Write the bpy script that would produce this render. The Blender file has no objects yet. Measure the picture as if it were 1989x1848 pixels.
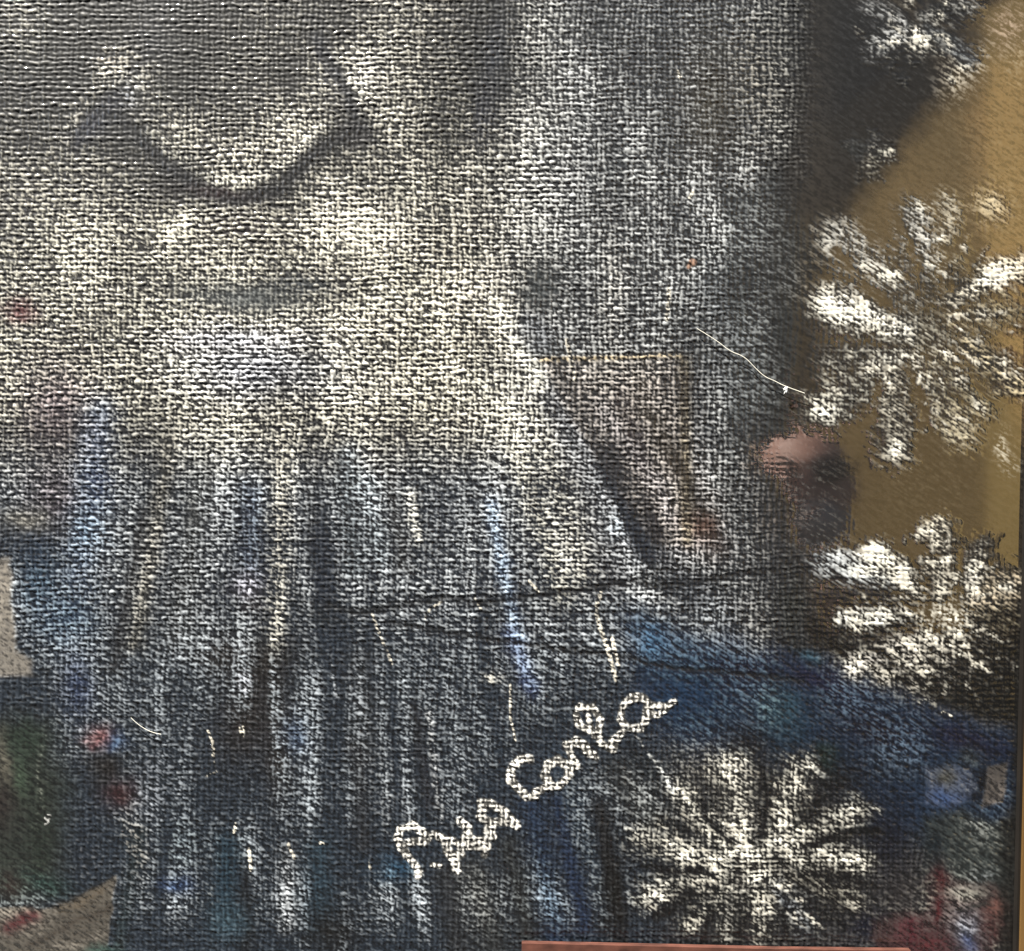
import bpy, bmesh, math, random
import numpy as np
from mathutils import Vector
random.seed(7)
R = math.radians
sc = bpy.context.scene
C = sc.collection

# ------------------------------------------------------------------ camera, sky, sun, exposure
FW = 0.6                                   # metres of canvas across the frame
cd = bpy.data.cameras.new("camera"); cam = bpy.data.objects.new("camera", cd); C.objects.link(cam)
cam.location = (0, -0.6, 0); cam.rotation_euler = (R(90), 0, 0)
cd.sensor_width = 36; cd.lens = 36.0; cd.clip_start = 0.01; cd.clip_end = 200
sc.camera = cam
SUN = Vector((-0.42, -0.34, 0.84)).normalized()
sun_el = math.asin(SUN.z); sun_az = math.atan2(SUN.x, SUN.y)
w = bpy.data.worlds.new("World"); sc.world = w; w.use_nodes = True
nt = w.node_tree; bg = nt.nodes["Background"]
sky = nt.nodes.new("ShaderNodeTexSky"); sky.sky_type = 'NISHITA'; sky.sun_disc = False
sky.sun_elevation = sun_el; sky.sun_rotation = sun_az
nt.links.new(sky.outputs[0], bg.inputs[0]); bg.inputs[1].default_value = 0.05
ld = bpy.data.lights.new("sun", 'SUN'); ld.energy = 5.0; ld.angle = R(0.5); ld.color = (1.0, 0.955, 0.87)
lo = bpy.data.objects.new("sun", ld); C.objects.link(lo)
lo.rotation_euler = (-SUN).to_track_quat('-Z', 'Y').to_euler()
sc.view_settings.view_transform = 'Standard'; sc.view_settings.look = 'None'
sc.view_settings.exposure = 2.2; sc.view_settings.gamma = 1.0
sc.cycles.max_bounces = 5

# ------------------------------------------------------------------ helpers
def lin(c):
    c = np.asarray(c, float) / 255.0
    return np.where(c <= 0.04045, c / 12.92, ((c + 0.055) / 1.055) ** 2.4)
def pig(c, sat=.62, f=1.0):                 # a painter's mixed, slightly greyed pigment
    v = lin(c); g_ = float(v @ np.array([.3, .59, .11])); return (g_ + (v - g_) * sat) * f
def mat(name, col, rough=0.6, spec=0.4, noise=None, metal=0, coat=0):
    m = bpy.data.materials.new(name); m.use_nodes = True
    n = m.node_tree; b = n.nodes["Principled BSDF"]
    c1 = tuple(col) + (1,)
    b.inputs["Base Color"].default_value = c1
    b.inputs["Roughness"].default_value = rough; b.inputs["Metallic"].default_value = metal
    b.inputs["Specular IOR Level"].default_value = spec; b.inputs["Coat Weight"].default_value = coat
    if noise:
        sc_, lo_, hi_ = noise[:3]; st = noise[3] if len(noise) > 3 else (1, 1, 1)
        tc = n.nodes.new("ShaderNodeTexCoord"); mp = n.nodes.new("ShaderNodeMapping"); mp.inputs["Scale"].default_value = st
        nz = n.nodes.new("ShaderNodeTexNoise"); nz.inputs["Scale"].default_value = sc_; nz.inputs["Detail"].default_value = 6
        cr = n.nodes.new("ShaderNodeMapRange"); cr.inputs[1].default_value = .3; cr.inputs[2].default_value = .7
        cr.inputs[3].default_value = lo_; cr.inputs[4].default_value = hi_
        mx = n.nodes.new("ShaderNodeVectorMath"); mx.operation = 'SCALE'; mx.inputs[0].default_value = tuple(col)
        n.links.new(tc.outputs["Object"], mp.inputs[0]); n.links.new(mp.outputs[0], nz.inputs["Vector"])
        n.links.new(nz.outputs["Fac"], cr.inputs[0]); n.links.new(cr.outputs[0], mx.inputs["Scale"])
        n.links.new(mx.outputs[0], b.inputs["Base Color"])
    return m
def tag(o, label=None, cat=None, group=None, kind=None):
    for k, v in (("label", label), ("category", cat), ("group", group), ("kind", kind)):
        if v: o[k] = v
    return o
def empty(name, loc=(0, 0, 0)):
    o = bpy.data.objects.new(name, None); o.location = loc; C.objects.link(o); return o
def mesh_obj(name, verts, faces, m, parent=None, smooth=False):
    me = bpy.data.meshes.new(name); me.from_pydata([tuple(v) for v in verts], [], faces); me.update()
    if smooth: me.polygons.foreach_set("use_smooth", [True] * len(me.polygons))
    me.materials.append(m)
    o = bpy.data.objects.new(name, me); C.objects.link(o)
    if parent: o.parent = parent
    return o
def bm_obj(name, bm, m, parent=None, smooth=False):
    me = bpy.data.meshes.new(name); bm.to_mesh(me); bm.free()
    if smooth: me.polygons.foreach_set("use_smooth", [True] * len(me.polygons))
    me.materials.append(m); o = bpy.data.objects.new(name, me); C.objects.link(o)
    if parent: o.parent = parent
    return o
def box_bm(x0, x1, y0, y1, z0, z1, bevel=0.0):
    bm = bmesh.new(); bmesh.ops.create_cube(bm, size=1)
    for v in bm.verts:
        v.co = Vector((x0 + (v.co.x + .5) * (x1 - x0), y0 + (v.co.y + .5) * (y1 - y0), z0 + (v.co.z + .5) * (z1 - z0)))
    if bevel: bmesh.ops.bevel(bm, geom=bm.edges[:], offset=bevel, segments=2, affect='EDGES')
    return bm
def prism(name, poly, y0, y1, m, parent=None):
    n = len(poly); v = [(p[0], y0, p[1]) for p in poly] + [(p[0], y1, p[1]) for p in poly]
    f = [tuple(range(n)), tuple(range(2 * n - 1, n - 1, -1))] + [(i, i + n, (i + 1) % n + n, (i + 1) % n) for i in range(n)]
    return mesh_obj(name, v, f, m, parent)
KX = FW / 1989.0
def cx(x): return (x - 994.5) * KX
def cz(y): return (924.0 - y) * KX

# ------------------------------------------------------------------ value noise
_rng = np.random.RandomState(11)
_LAT = _rng.rand(24, 256, 256).astype(np.float32)
def vn(u, v, seed=0):
    L = _LAT[seed % 24]
    iu = np.floor(u); iv = np.floor(v); fu = (u - iu).astype(np.float32); fv = (v - iv).astype(np.float32)
    iu = iu.astype(np.int64) & 255; iv = iv.astype(np.int64) & 255; ju = (iu + 1) & 255; jv = (iv + 1) & 255
    fu = fu * fu * (3 - 2 * fu); fv = fv * fv * (3 - 2 * fv)
    return (L[iv, iu] * (1 - fu) + L[iv, ju] * fu) * (1 - fv) + (L[jv, iu] * (1 - fu) + L[jv, ju] * fu) * fv
def fbm(x, y, s, seed, o=3):
    t = 0; a = 1; n = 0
    for k in range(o):
        t = t + a * vn(x / s + 17.3 * k, y / s + 9.1 * k, seed + k); n += a; a *= .5; s *= .5
    return t / n
def uni(T, lo=None):
    q = np.quantile(T[::7, ::7], np.linspace(0, 1, 65)); return np.interp(T, q, np.linspace(0, 1, 65)).astype(np.float32)
def sst(a, b, x):
    t = np.clip((x - a) / (b - a), 0, 1); return t * t * (3 - 2 * t)

# ------------------------------------------------------------------ the sheet of canvas: a grid of real relief, dense where the photograph looks
P = 1.95
xs = np.concatenate([np.arange(-420, -24, 12), np.arange(-24, 2000, P)])
ys = np.concatenate([np.arange(-330, -22, 12), np.arange(-22, 1870, P), np.arange(1876, 2180, 12)])
X, Y = np.meshgrid(xs, ys); X = X.astype(np.float32); Y = Y.astype(np.float32)
H_, W_ = X.shape
# edges of everything painted wander with the brush
WX = X + (fbm(X, Y, 26, 0) - .5) * 26; WY = Y + (fbm(X, Y, 26, 3) - .5) * 26
D45 = (X * math.cos(R(33)) + Y * math.sin(R(33)), -X * math.sin(R(33)) + Y * math.cos(R(33)))

LUM = """54434445435444432434
44534456435544431134
44355645446554431145
55435455556555421345
56565577556555434446
56555456664555345446
55566666665554425544
55566566666554434444
44456555566444333444
44445545455444322333
34444434455534324443
44444434444443324554
44344323334433313442
23333333333331212211
23332333333322211211
22332333332333322122
22333323332234543122
32332423333233432232
32222222222222222222"""
g = np.array([[int(c) for c in r] for r in LUM.split()], float)
# level in the picture -> share of thread tops coloured with pale paint and painted sun glints
def bicub(gr, fx, fy):
    x0 = np.clip(np.floor(fx).astype(int), 0, gr.shape[1] - 2); y0 = np.clip(np.floor(fy).astype(int), 0, gr.shape[0] - 2)
    tx = np.clip(fx - x0, 0, 1); ty = np.clip(fy - y0, 0, 1); tx = tx * tx * (3 - 2 * tx); ty = ty * ty * (3 - 2 * ty)
    return (gr[y0, x0] * (1 - tx) + gr[y0, x0 + 1] * tx) * (1 - ty) + (gr[y0 + 1, x0] * (1 - tx) + gr[y0 + 1, x0 + 1] * tx) * ty
lum = bicub(g, (WX - 50) / 100, (WY - 50) / 100)
K = ((lum - 1.2) / 8.0).astype(np.float32)
CORR = """
-32 -45 -45 -45 -37 -34 -38 -26 -17 -45 -16 -33 -26 -26 -14 -11 -11 1 -25 -2
-42 -45 -9 -45 -30 -40 -1 -30 -22 -45 -32 -16 -27 -20 -16 10 -45 -45 9 -20
-37 -31 -45 -18 -37 -12 -37 -14 -29 -22 -17 -23 -25 -28 -19 23 -45 -45 40 40
-20 -25 -28 -45 -22 -29 -26 -23 -13 -18 -25 -22 -25 -20 0 -45 -45 -25 40 40
-24 -17 -21 -12 -14 -13 -8 -13 -12 -16 -6 -22 -18 -25 29 40 9 -9 28 40
-18 -13 -20 -18 0 -13 -16 -16 -17 -13 -14 -24 -19 -9 -22 40 -4 -37 -43 -12
-14 -18 -17 -15 -20 -8 -9 -21 -16 -22 3 -22 -23 -32 40 -45 -33 -14 -1 -23
-9 -7 -13 -12 -15 -22 -7 -8 -12 -12 -18 -8 -4 -29 40 22 -33 -16 -28 -13
-18 -25 -22 -16 -7 -22 -7 -17 -15 -18 -16 22 -6 -15 -14 -45 -30 -15 13 40
-9 0 -2 -21 0 -16 2 -15 -23 -12 -28 -3 40 28 -22 -45 -29 40 40 -45
-38 -19 4 -22 -11 -23 10 -20 -24 -15 -23 -15 16 25 -12 -45 28 -14 -35 -45
6 -15 -13 -23 -26 -14 9 -6 -7 -24 -14 -24 10 -14 -19 -27 0 -28 -20 -13
-20 9 -18 -18 -1 4 -45 -5 -12 -11 3 -9 31 33 35 -45 -21 -12 -33 -45
-45 5 -4 -35 2 40 -14 -13 1 -30 -11 -33 -45 -45 11 -45 31 -7 -45 -45
-45 -15 -27 -23 -45 13 -12 -6 -10 -12 -45 -45 -45 15 -18 -45 -29 40 -45 -45
-45 -45 -14 -19 -42 -11 18 9 6 -45 -45 8 30 -36 -36 -45 -30 -45 -45 19
-43 -45 -38 -6 16 -28 -41 -45 -45 -45 -7 -15 -35 -16 -11 -27 -19 -45 -36 -26
1 -45 -25 6 -45 -10 6 21 30 -3 37 20 -22 -42 -40 -42 -37 -19 13 -44
-45 -45 -45 -44 -41 -45 40 -45 -27 -32 -45 -45 -45 -45 -45 -45 -35 -45 -45 -15"""
#ENDCORR
          # coverage by pale paint and painted sun glints on the weave
K += (fbm(X, Y, 60, 5) - .5) * .07 + (vn((600 + (X - 600) / (.72 + .5 * np.clip((Y - 700) / 1100, -.3, 1.3)) + (vn(X / 90, Y / 260, 1) - .5) * 60) / 24, Y / 420, 8) - .5) * .46 * np.maximum(sst(700, 980, Y) * sst(180, 280, X) * sst(1300, 1180, X), .5 * sst(1180, 1300, X) * sst(1100, 900, Y) * sst(1570, 1500, X))
# colours
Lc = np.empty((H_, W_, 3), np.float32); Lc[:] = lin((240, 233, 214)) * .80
Dc = np.empty((H_, W_, 3), np.float32); Dc[:] = pig((58, 58, 60), 1, .62)
A = np.ones((H_, W_), np.float32)                    # weave relief
G = np.full((H_, W_), .5, np.float32)                # 0 vertical threads show .. 1 horizontal threads show
DG = np.full((H_, W_), .35, np.float32)              # diagonal brush-hair share
SOFT = np.full((H_, W_), .27, np.float32)
ID = np.zeros((H_, W_), np.int32)
GLO = np.ones((H_, W_), np.float32)
RAISE = np.zeros((H_, W_), np.float32)

def win(x0, x1, y0, y1):
    i0, i1 = np.searchsorted(ys, [y0, y1]); j0, j1 = np.searchsorted(xs, [x0, x1])
    return slice(max(i0, 0), max(i1, i0 + 1)), slice(max(j0, 0), max(j1, j0 + 1))
def mixto(F, s, m, c):
    if np.ndim(c): F[s] = F[s] * (1 - m[..., None]) + np.asarray(c, np.float32) * m[..., None]
    else: F[s] = F[s] * (1 - m) + c * m
def blob(x, y, rx, ry, ang=0, k=None, kd=0, l=None, d=None, a=None, gg=None, dg=None, hard=0, st=1.0, soft=None):
    """a dab of paint: k sets the coverage by pale paint and glints, kd adds to it, l / d recolour thread tops / hollows"""
    r = max(rx, ry) * (1.9 if not hard else 1.15) + 14; s = win(x - r, x + r, y - r, y + r)
    dx = WX[s] - x; dy = WY[s] - y; c, sn = math.cos(R(ang)), math.sin(R(ang))
    q = ((dx * c + dy * sn) / rx) ** 2 + ((-dx * sn + dy * c) / ry) ** 2
    m = (sst(1.25, .75, q) if hard else np.exp(-q * 1.1)) * st
    m = m.astype(np.float32)
    if k is not None: mixto(K, s, m, k)
    if kd: K[s] += m * kd
    if l is not None: mixto(Lc, s, m, pig(l, .76, .94))
    if d is not None: mixto(Dc, s, m, pig(d, .76, .66))
    if a is not None: mixto(A, s, m, a)
    if gg is not None: mixto(G, s, m, gg)
    if dg is not None: mixto(DG, s, m, dg)
    if soft is not None: mixto(SOFT, s, m, soft)
    return s, m
def seg_dist(s, pts, wob=1.0):
    px = X[s] * (1 - wob) + WX[s] * wob; py = Y[s] * (1 - wob) + WY[s] * wob
    best = np.full(px.shape, 1e9, np.float32); tt = np.zeros(px.shape, np.float32); n = len(pts) - 1
    for i in range(n):
        (x0, y0), (x1, y1) = pts[i][:2], pts[i + 1][:2]
        L = (x1 - x0) ** 2 + (y1 - y0) ** 2 + 1e-6
        t = np.clip(((px - x0) * (x1 - x0) + (py - y0) * (y1 - y0)) / L, 0, 1)
        d = np.hypot(px - x0 - t * (x1 - x0), py - y0 - t * (y1 - y0))
        b = d < best; best[b] = d[b]; tt[b] = ((i + t) / n)[b]
    return best, tt
def stroke(pts, wd, wob=1.0, k=None, kd=0, l=None, d=None, a=None, gg=None, dg=None, st=1.0, hard=0, ident=None, up=0, soft=None, taper=0):
    r = wd * 2.2 + 16; xx = [p[0] for p in pts]; yy = [p[1] for p in pts]
    s = win(min(xx) - r, max(xx) + r, min(yy) - r, max(yy) + r); dd, tt = seg_dist(s, pts, wob)
    wdt = wd * (1 - taper * np.abs(tt * 2 - 1) ** 2) if taper else wd
    q = dd / wdt; m = ((sst(1.2, .7, q) if hard else np.exp(-q * q)) * st).astype(np.float32)
    if k is not None: mixto(K, s, m, k)
    if kd: K[s] += m * kd
    if l is not None: mixto(Lc, s, m, pig(l, .76, .94))
    if d is not None: mixto(Dc, s, m, pig(d, .76, .66))
    if a is not None: mixto(A, s, m, a)
    if gg is not None: mixto(G, s, m, gg)
    if dg is not None: mixto(DG, s, m, dg)
    if soft is not None: mixto(SOFT, s, m, soft)
    if up: RAISE[s] += m * up
    if ident is not None: ID[s][q < .95] = ident
    return s, m, q
def poly_mask(poly, soft=8, wob=1.0):
    xx = [p[0] for p in poly]; yy = [p[1] for p in poly]
    pd = soft + 30; s = win(min(xx) - pd, max(xx) + pd, min(yy) - pd, max(yy) + pd)
    px = X[s] * (1 - wob) + WX[s] * wob; py = Y[s] * (1 - wob) + WY[s] * wob
    ins = np.zeros(px.shape, bool); n = len(poly)
    for i in range(n):
        (x0, y0), (x1, y1) = poly[i], poly[(i + 1) % n]
        if y0 == y1: continue
        cnd = ((y0 > py) != (y1 > py)) & (px < (x1 - x0) * (py - y0) / (y1 - y0) + x0); ins ^= cnd
    d, _ = seg_dist(s, list(poly) + [poly[0]], wob)
    return s, sst(-soft, soft, np.where(ins, d, -d)).astype(np.float32), ins
IDS = {0: ("canvas", None, None)}
def ident(name, label=None, parent=None):
    i = len(IDS); IDS[i] = (name, label, parent); return i
def area(poly, name=None, label=None, soft=8, k=None, kd=0, l=None, d=None, a=None, gg=None, dg=None, st=1.0, wob=1.0, over=False):
    s, m, ins = poly_mask(poly, soft, wob); m = m * st
    if k is not None: mixto(K, s, m, k)
    if kd: K[s] += m * kd
    if l is not None: mixto(Lc, s, m, pig(l, .76, .94))
    if d is not None: mixto(Dc, s, m, pig(d, .76, .66))
    if a is not None: mixto(A, s, m, a)
    if gg is not None: mixto(G, s, m, gg)
    if dg is not None: mixto(DG, s, m, dg)
    if name:
        i = ident(name, label); v = ID[s]; v[ins if over else (ins & (v == 0))] = i
    return s, m

#PAINT
exec_paint = None
# ---- large areas (first, so that motifs lie over them)
area([(-500, -400), (2100, -400), (2100, 420), (900, 520), (-500, 520)], soft=170, gg=.62, k=None, l=(250, 245, 224), d=(27, 28, 27), a=.85)
area([(250, -400), (1050, -400), (1000, 180), (640, 200), (300, 260)], soft=140, gg=.72)
area([(-500, 330), (330, 330), (900, 560), (1000, 820), (420, 900), (-500, 900)], soft=70, gg=.62, l=(255, 250, 226), d=(44, 42, 42), dg=.45)
area([(1000, -400), (1560, -400), (1560, 1250), (1000, 1250)], soft=150, gg=.5, l=(222, 226, 226), d=(42, 48, 56))
area([(-500, 880), (1250, 880), (1250, 2300), (-500, 2300)], soft=90, d=(34, 46, 62), l=(206, 214, 220), gg=.6, dg=.5)
area([(-500, 1230), (1300, 1230), (1300, 2300), (-500, 2300)], soft=90, d=(34, 47, 62), l=(184, 196, 206), gg=.5, dg=.62)
area([(700, 1500), (1300, 1400), (1600, 2300), (700, 2300)], soft=60, gg=.42)
# figure's head and throat, collar
area([(250, 130), (330, -380), (640, -380), (640, 120), (690, 240), (600, 300), (540, 360), (450, 392), (380, 360), (300, 290), (225, 200)], 'painted_throat', 'pale painted throat above the collar', soft=14, gg=.6)
blob(303, 70, 45, 60, 30, kd=-.16, d=(52, 54, 58)); blob(370, 40, 30, 70, 0, kd=-.14)
blob(242, 192, 26, 38, 30, kd=.18, l=(214, 220, 232)); blob(213, 120, 32, 20, -20, kd=.18, l=(236, 220, 196)); blob(150, 200, 60, 16, -60, kd=.12)
blob(285, 228, 30, 22, 40, kd=.22); blob(440, 296, 105, 34, 4, kd=.32); blob(430, 340, 80, 18, 0, kd=.1)
blob(600, 240, 40, 24, -35, kd=.24); blob(707, 150, 42, 62, 20, kd=.26, l=(248, 246, 232)); blob(700, 95, 26, 40, 20, kd=.14)
blob(571, 146, 24, 44, 10, kd=-.22, d=(44, 44, 42)); blob(631, 120, 20, 62, -14, kd=-.22, d=(48, 52, 64)); blob(655, 200, 30, 20, 30, kd=-.2)
blob(455, 190, 60, 30, 0, kd=-.06); blob(480, 110, 50, 40, 0, kd=.02); blob(352, 160, 22, 60, -12, kd=-.1)
ic = ident('painted_collar', 'dark curved collar line under the pale throat')
stroke([(150, 262), (200, 220), (236, 232), (300, 292), (330, 330), (404, 372), (460, 388), (545, 366), (606, 300), (660, 268), (704, 252)], 15, wob=.4, k=-.06, d=(20, 22, 30), l=(150, 152, 158), st=.85, ident=ic, gg=.2)
stroke([(700, 256), (676, 190), (640, 120), (612, 70)], 12, wob=.4, k=-.04, d=(26, 30, 40), l=(150, 156, 166), st=.85); stroke([(150, 290), (190, 220), (225, 190)], 11, wob=.4, k=-.05, d=(24, 28, 40), st=.85); stroke([(214, 196), (250, 150), (300, 90)], 9, wob=.4, k=-.02, d=(28, 30, 40), st=.7); stroke([(716, 256), (735, 300)], 9, wob=.4, k=-.02, d=(26, 28, 36), st=.6); blob(470, 60, 90, 90, 0, kd=-.06); blob(700, 258, 24, 17, 20, k=-.05, d=(18, 20, 28)); blob(214, 196, 20, 22, 0, k=-.05, d=(22, 26, 40)); stroke([(130, 280), (165, 200), (210, 130)], 12, wob=.4, kd=.28, l=(250, 244, 226)); stroke([(262, 232), (330, 300), (400, 345), (455, 358), (530, 338), (590, 280), (640, 235)], 13, wob=.4, kd=.3, l=(255, 252, 232)); blob(697, 262, 34, 22, 20, kd=-.2, d=(42, 40, 44)); blob(180, 250, 44, 24, -40, kd=-.2, d=(46, 50, 66)); blob(420, 372, 60, 12, 6, kd=-.1, d=(50, 30, 34))
blob(960, 110, 22, 70, 8, kd=-.26, d=(44, 50, 62)); blob(935, 230, 24, 60, 5, kd=-.2, d=(36, 40, 54)); blob(880, 60, 30, 50, 0, kd=-.12)
blob(1060, 180, 70, 120, 0, kd=.1); blob(1050, 340, 90, 60, 0, kd=.16, gg=.85); blob(1230, 280, 26, 60, 10, kd=.28, gg=.7); blob(1262, 350, 30, 30, 0, kd=.2)
blob(1150, 40, 40, 60, 0, kd=.05); blob(1240, 120, 40, 80, 10, kd=-.12); blob(1380, 200, 60, 120, 0, kd=-.1, d=(70, 66, 56)); blob(1470, 150, 60, 120, 0, kd=.06, l=(206, 200, 184))
for x0_, y0_, x1_, y1_, w_, kd_ in [(60, 0, 20, 260, 26, .08), (120, 0, 100, 170, 22, -.1), (420, -20, 400, 120, 24, -.1), (500, 0, 520, 160, 26, .1), (760, 0, 800, 380, 34, .1), (850, 40, 860, 420, 24, -.12), (1010, 60, 1000, 420, 22, .12), (1100, 0, 1130, 520, 26, .1), (1170, 60, 1200, 500, 20, -.1), (1290, 0, 1320, 600, 24, -.1), (1340, 200, 1350, 700, 18, .08), (1400, 0, 1420, 420, 26, -.08), (40, 280, 0, 420, 30, -.06), (700, 450, 780, 640, 30, .08), (820, 600, 860, 800, 20, -.06)]:
    stroke([(x0_, y0_), ((x0_ + x1_) / 2 + 8, (y0_ + y1_) / 2), (x1_, y1_)], w_, kd=kd_)
# chest
blob(343, 444, 14, 56, 42, kd=.35); blob(631, 360, 60, 30, -10, kd=.25); blob(690, 420, 50, 50, 0, kd=.2); blob(150, 470, 120, 60, 0, kd=.1)
blob(470, 440, 90, 30, 0, kd=-.04, d=(52, 34, 40), gg=.9)
i_s = ident('painted_fold', 'smooth slate grey fold across the chest')
s_, m_ = blob(480, 578, 130, 30, 4, k=.26, l=(150, 156, 156), d=(84, 92, 94), a=.5, gg=.2, st=.9, soft=.25); ID[s_][m_ > .4] = i_s
blob(590, 555, 60, 18, 0, kd=-.2, d=(66, 74, 80)); blob(300, 600, 60, 30, 0, kd=.14); blob(450, 660, 140, 30, 0, kd=.14, l=(236, 238, 244))
blob(500, 720, 160, 60, 0, kd=.08, l=(236, 240, 250), d=(36, 40, 56), gg=.8); blob(620, 680, 20, 60, 0, kd=-.2); blob(700, 620, 80, 40, 0, kd=.14)
blob(905, 430, 60, 180, -6, kd=.05); blob(880, 560, 60, 40, 0, kd=.14); blob(980, 640, 34, 60, -20, kd=.2, l=(255, 250, 226)); blob(1050, 735, 30, 26, -20, kd=.34, l=(255, 252, 232))
blob(1050, 560, 40, 60, 10, kd=-.26, d=(58, 66, 70), a=.7); blob(1065, 690, 34, 34, -20, kd=-.12, l=(196, 196, 176), d=(70, 74, 66))
blob(1190, 560, 30, 120, 0, kd=.18, l=(246, 244, 236)); blob(1300, 600, 14, 90, 6, kd=.22); blob(1230, 600, 12, 90, 6, kd=-.14)
blob(1060, 130, 60, 60, 0, kd=.08); blob(1220, 30, 16, 60, 0, kd=.08)
blob(1347, 512, 11, 8, 0, k=.6, l=(206, 150, 110), d=(150, 108, 80), hard=1)
# left edge colours
blob(40, 605, 28, 22, 10, k=.35, l=(190, 130, 126), d=(112, 52, 54)); blob(110, 790, 70, 90, 0, kd=-.06, d=(62, 48, 58), l=(216, 196, 196)); blob(110, 970, 60, 70, 0, kd=-.14, d=(46, 38, 50), l=(200, 190, 200))
blob(240, 420, 60, 60, 0, kd=.05)
ibl = ident('painted_streak', 'pale blue streak down the left sleeve')
stroke([(196, 800), (182, 900), (170, 1010), (150, 1120)], 34, kd=.12, l=(178, 198, 222), d=(42, 66, 98), st=.85, gg=.7, ident=ibl)
blob(190, 940, 26, 50, 0, kd=-.2, d=(30, 56, 100)); blob(170, 1035, 40, 46, 0, kd=.1, l=(178, 214, 246)); blob(180, 850, 26, 50, 0, kd=.16, l=(222, 230, 250))
blob(75, 1130, 44, 80, 0, kd=-.12, d=(26, 56, 84), l=(120, 160, 190)); blob(130, 1200, 60, 60, 0, kd=-.04, d=(30, 60, 92), l=(150, 184, 210)); blob(150, 1330, 30, 60, 0, kd=-.1, d=(30, 50, 86), l=(130, 150, 190))
blob(50, 1010, 50, 22, 10, k=.5, l=(214, 210, 196), d=(96, 94, 88), a=.5, dg=.6)
blob(225, 1000, 20, 60, 0, kd=-.14); blob(25, 930, 40, 50, 0, kd=.06)
i = ident('painted_grey_reflection', 'plain beige grey reflection painted in at the left edge'); s, m, ins = poly_mask([(-420, 1075), (18, 1085), (30, 1260), (62, 1282), (60, 1312), (-420, 1318)], 8, .4)  # reflection at the left edge, put into the paint colour
for F, v in ((K, .55), (A, .1)): mixto(F, s, m, v)
mixto(Lc, s, m, lin((170, 162, 150)) * .8); mixto(Dc, s, m, lin((140, 134, 126))); ID[s][ins] = i
# bodice centre: vertical folds
for (x, y0, y1, wd, kd_, l_, d_) in [
    (300, 820, 1250, 20, .05, (232, 226, 206), (56, 56, 52)), (250, 1000, 1300, 14, -.12, None, (40, 40, 44)), (375, 860, 1240, 30, .04, None, (50, 54, 56)),
    (490, 960, 1120, 26, -.10, (170, 196, 226), (26, 40, 66)), (545, 800, 1250, 26, .1, (240, 234, 212), None), (605, 640, 1060, 14, -.12, None, (36, 40, 50)),
    (628, 1040, 1200, 20, -.16, None, (28, 38, 54)), (680, 880, 1100, 22, -.04, (196, 214, 226), (40, 48, 56)), (725, 940, 1090, 22, .06, (214, 232, 244), (34, 44, 56)),
    (806, 960, 1050, 14, .30, (255, 252, 236), None), (860, 820, 1200, 22, .05, None, None), (765, 840, 1100, 16, -.1, None, (42, 42, 44)),
    (905, 600, 1150, 30, .08, None, None), (980, 980, 1240, 14, .1, (186, 216, 246), (50, 78, 116)), (1012, 1230, 1340, 16, .06, (150, 180, 226), (50, 70, 120)),
    (1040, 800, 1150, 30, .12, (246, 242, 220), None), (1130, 800, 1100, 50, .0, (200, 204, 210), (46, 50, 60)), (1220, 880, 1080, 22, -.12, (170, 180, 200), (34, 42, 58)),
    (1350, 900, 1060, 26, -.1, (200, 180, 170), (64, 50, 48)), (1430, 700, 860, 26, -.06, (166, 172, 176), (66, 72, 78)), (1470, 560, 900, 40, -.08, (150, 158, 164), (58, 64, 70)),
    (1300, 760, 1000, 24, -.02, (214, 200, 160), (70, 62, 48)), (1240, 780, 980, 22, -.06, (200, 180, 186), (54, 44, 56)),
    (310, 1280, 1420, 14, .2, None, None), (655, 1180, 1240, 6, .12, None, None), (648, 1250, 1350, 5, .3, (230, 240, 250), None),
    (820, 1380, 1560, 16, -.16, None, (34, 36, 44)), (845, 1380, 1600, 8, .14, (226, 230, 232), None), (790, 1300, 1440, 12, .12, None, None),
    (705, 1280, 1460, 30, .03, (200, 210, 220), (44, 50, 58)), (740, 1480, 1700, 40, .0, (186, 194, 200), None), (555, 1660, 1800, 18, .24, (214, 220, 226), (50, 56, 64)),
    (620, 1650, 1800, 26, -.04, (120, 160, 186), (34, 60, 76)), (440, 1640, 1760, 26, -.12, (90, 140, 160), (24, 56, 74)), (480, 1700, 1850, 14, -.16, None, (22, 24, 30)),
    (330, 1600, 1700, 22, .0, None, None), (250, 1620, 1850, 14, -.1, None, (36, 52, 58)), (700, 1450, 1640, 18, -.08, None, (38, 40, 46)),
    (1060, 1560, 1850, 26, -.05, (110, 150, 184), (24, 46, 76)), (1110, 1560, 1800, 16, -.05, (90, 130, 176), (20, 44, 80)), (1150, 1480, 1840, 24, .06, (170, 186, 196), (40, 60, 80)),
    (1010, 1640, 1850, 24, -.03, (150, 160, 160), (44, 46, 46)), (1190, 1570, 1830, 18, -.26, (90, 86, 80), (26, 22, 20)), (1235, 1500, 1600, 40, -.02, (176, 180, 176), (48, 52, 54)),
    (940, 1700, 1850, 40, -.02, (170, 172, 166), (50, 52, 52)), (880, 1700, 1850, 30, -.06, (160, 164, 164), (44, 46, 50)),
    ]:
    sx = (random.random() - .5) * 16 - (x - 600) * .16 * (y1 - y0) / 500 if y0 < 1500 else (random.random() - .5) * 16 - (x - 600) * .05
    sx = -sx; stroke([(x - sx, y0), (x, (y0 + y1) / 2), (x + sx, y1)], wd, kd=kd_ * 1.5 + (.03 if kd_ > 0 else -.03), l=l_, d=d_, st=.8, wob=.6)
blob(480, 1140, 34, 30, 0, kd=.3, l=(226, 226, 244), d=(60, 60, 76)); blob(490, 1175, 30, 26, 0, kd=-.06, d=(44, 34, 44)); blob(740, 1180, 20, 60, -35, kd=.0)
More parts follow.
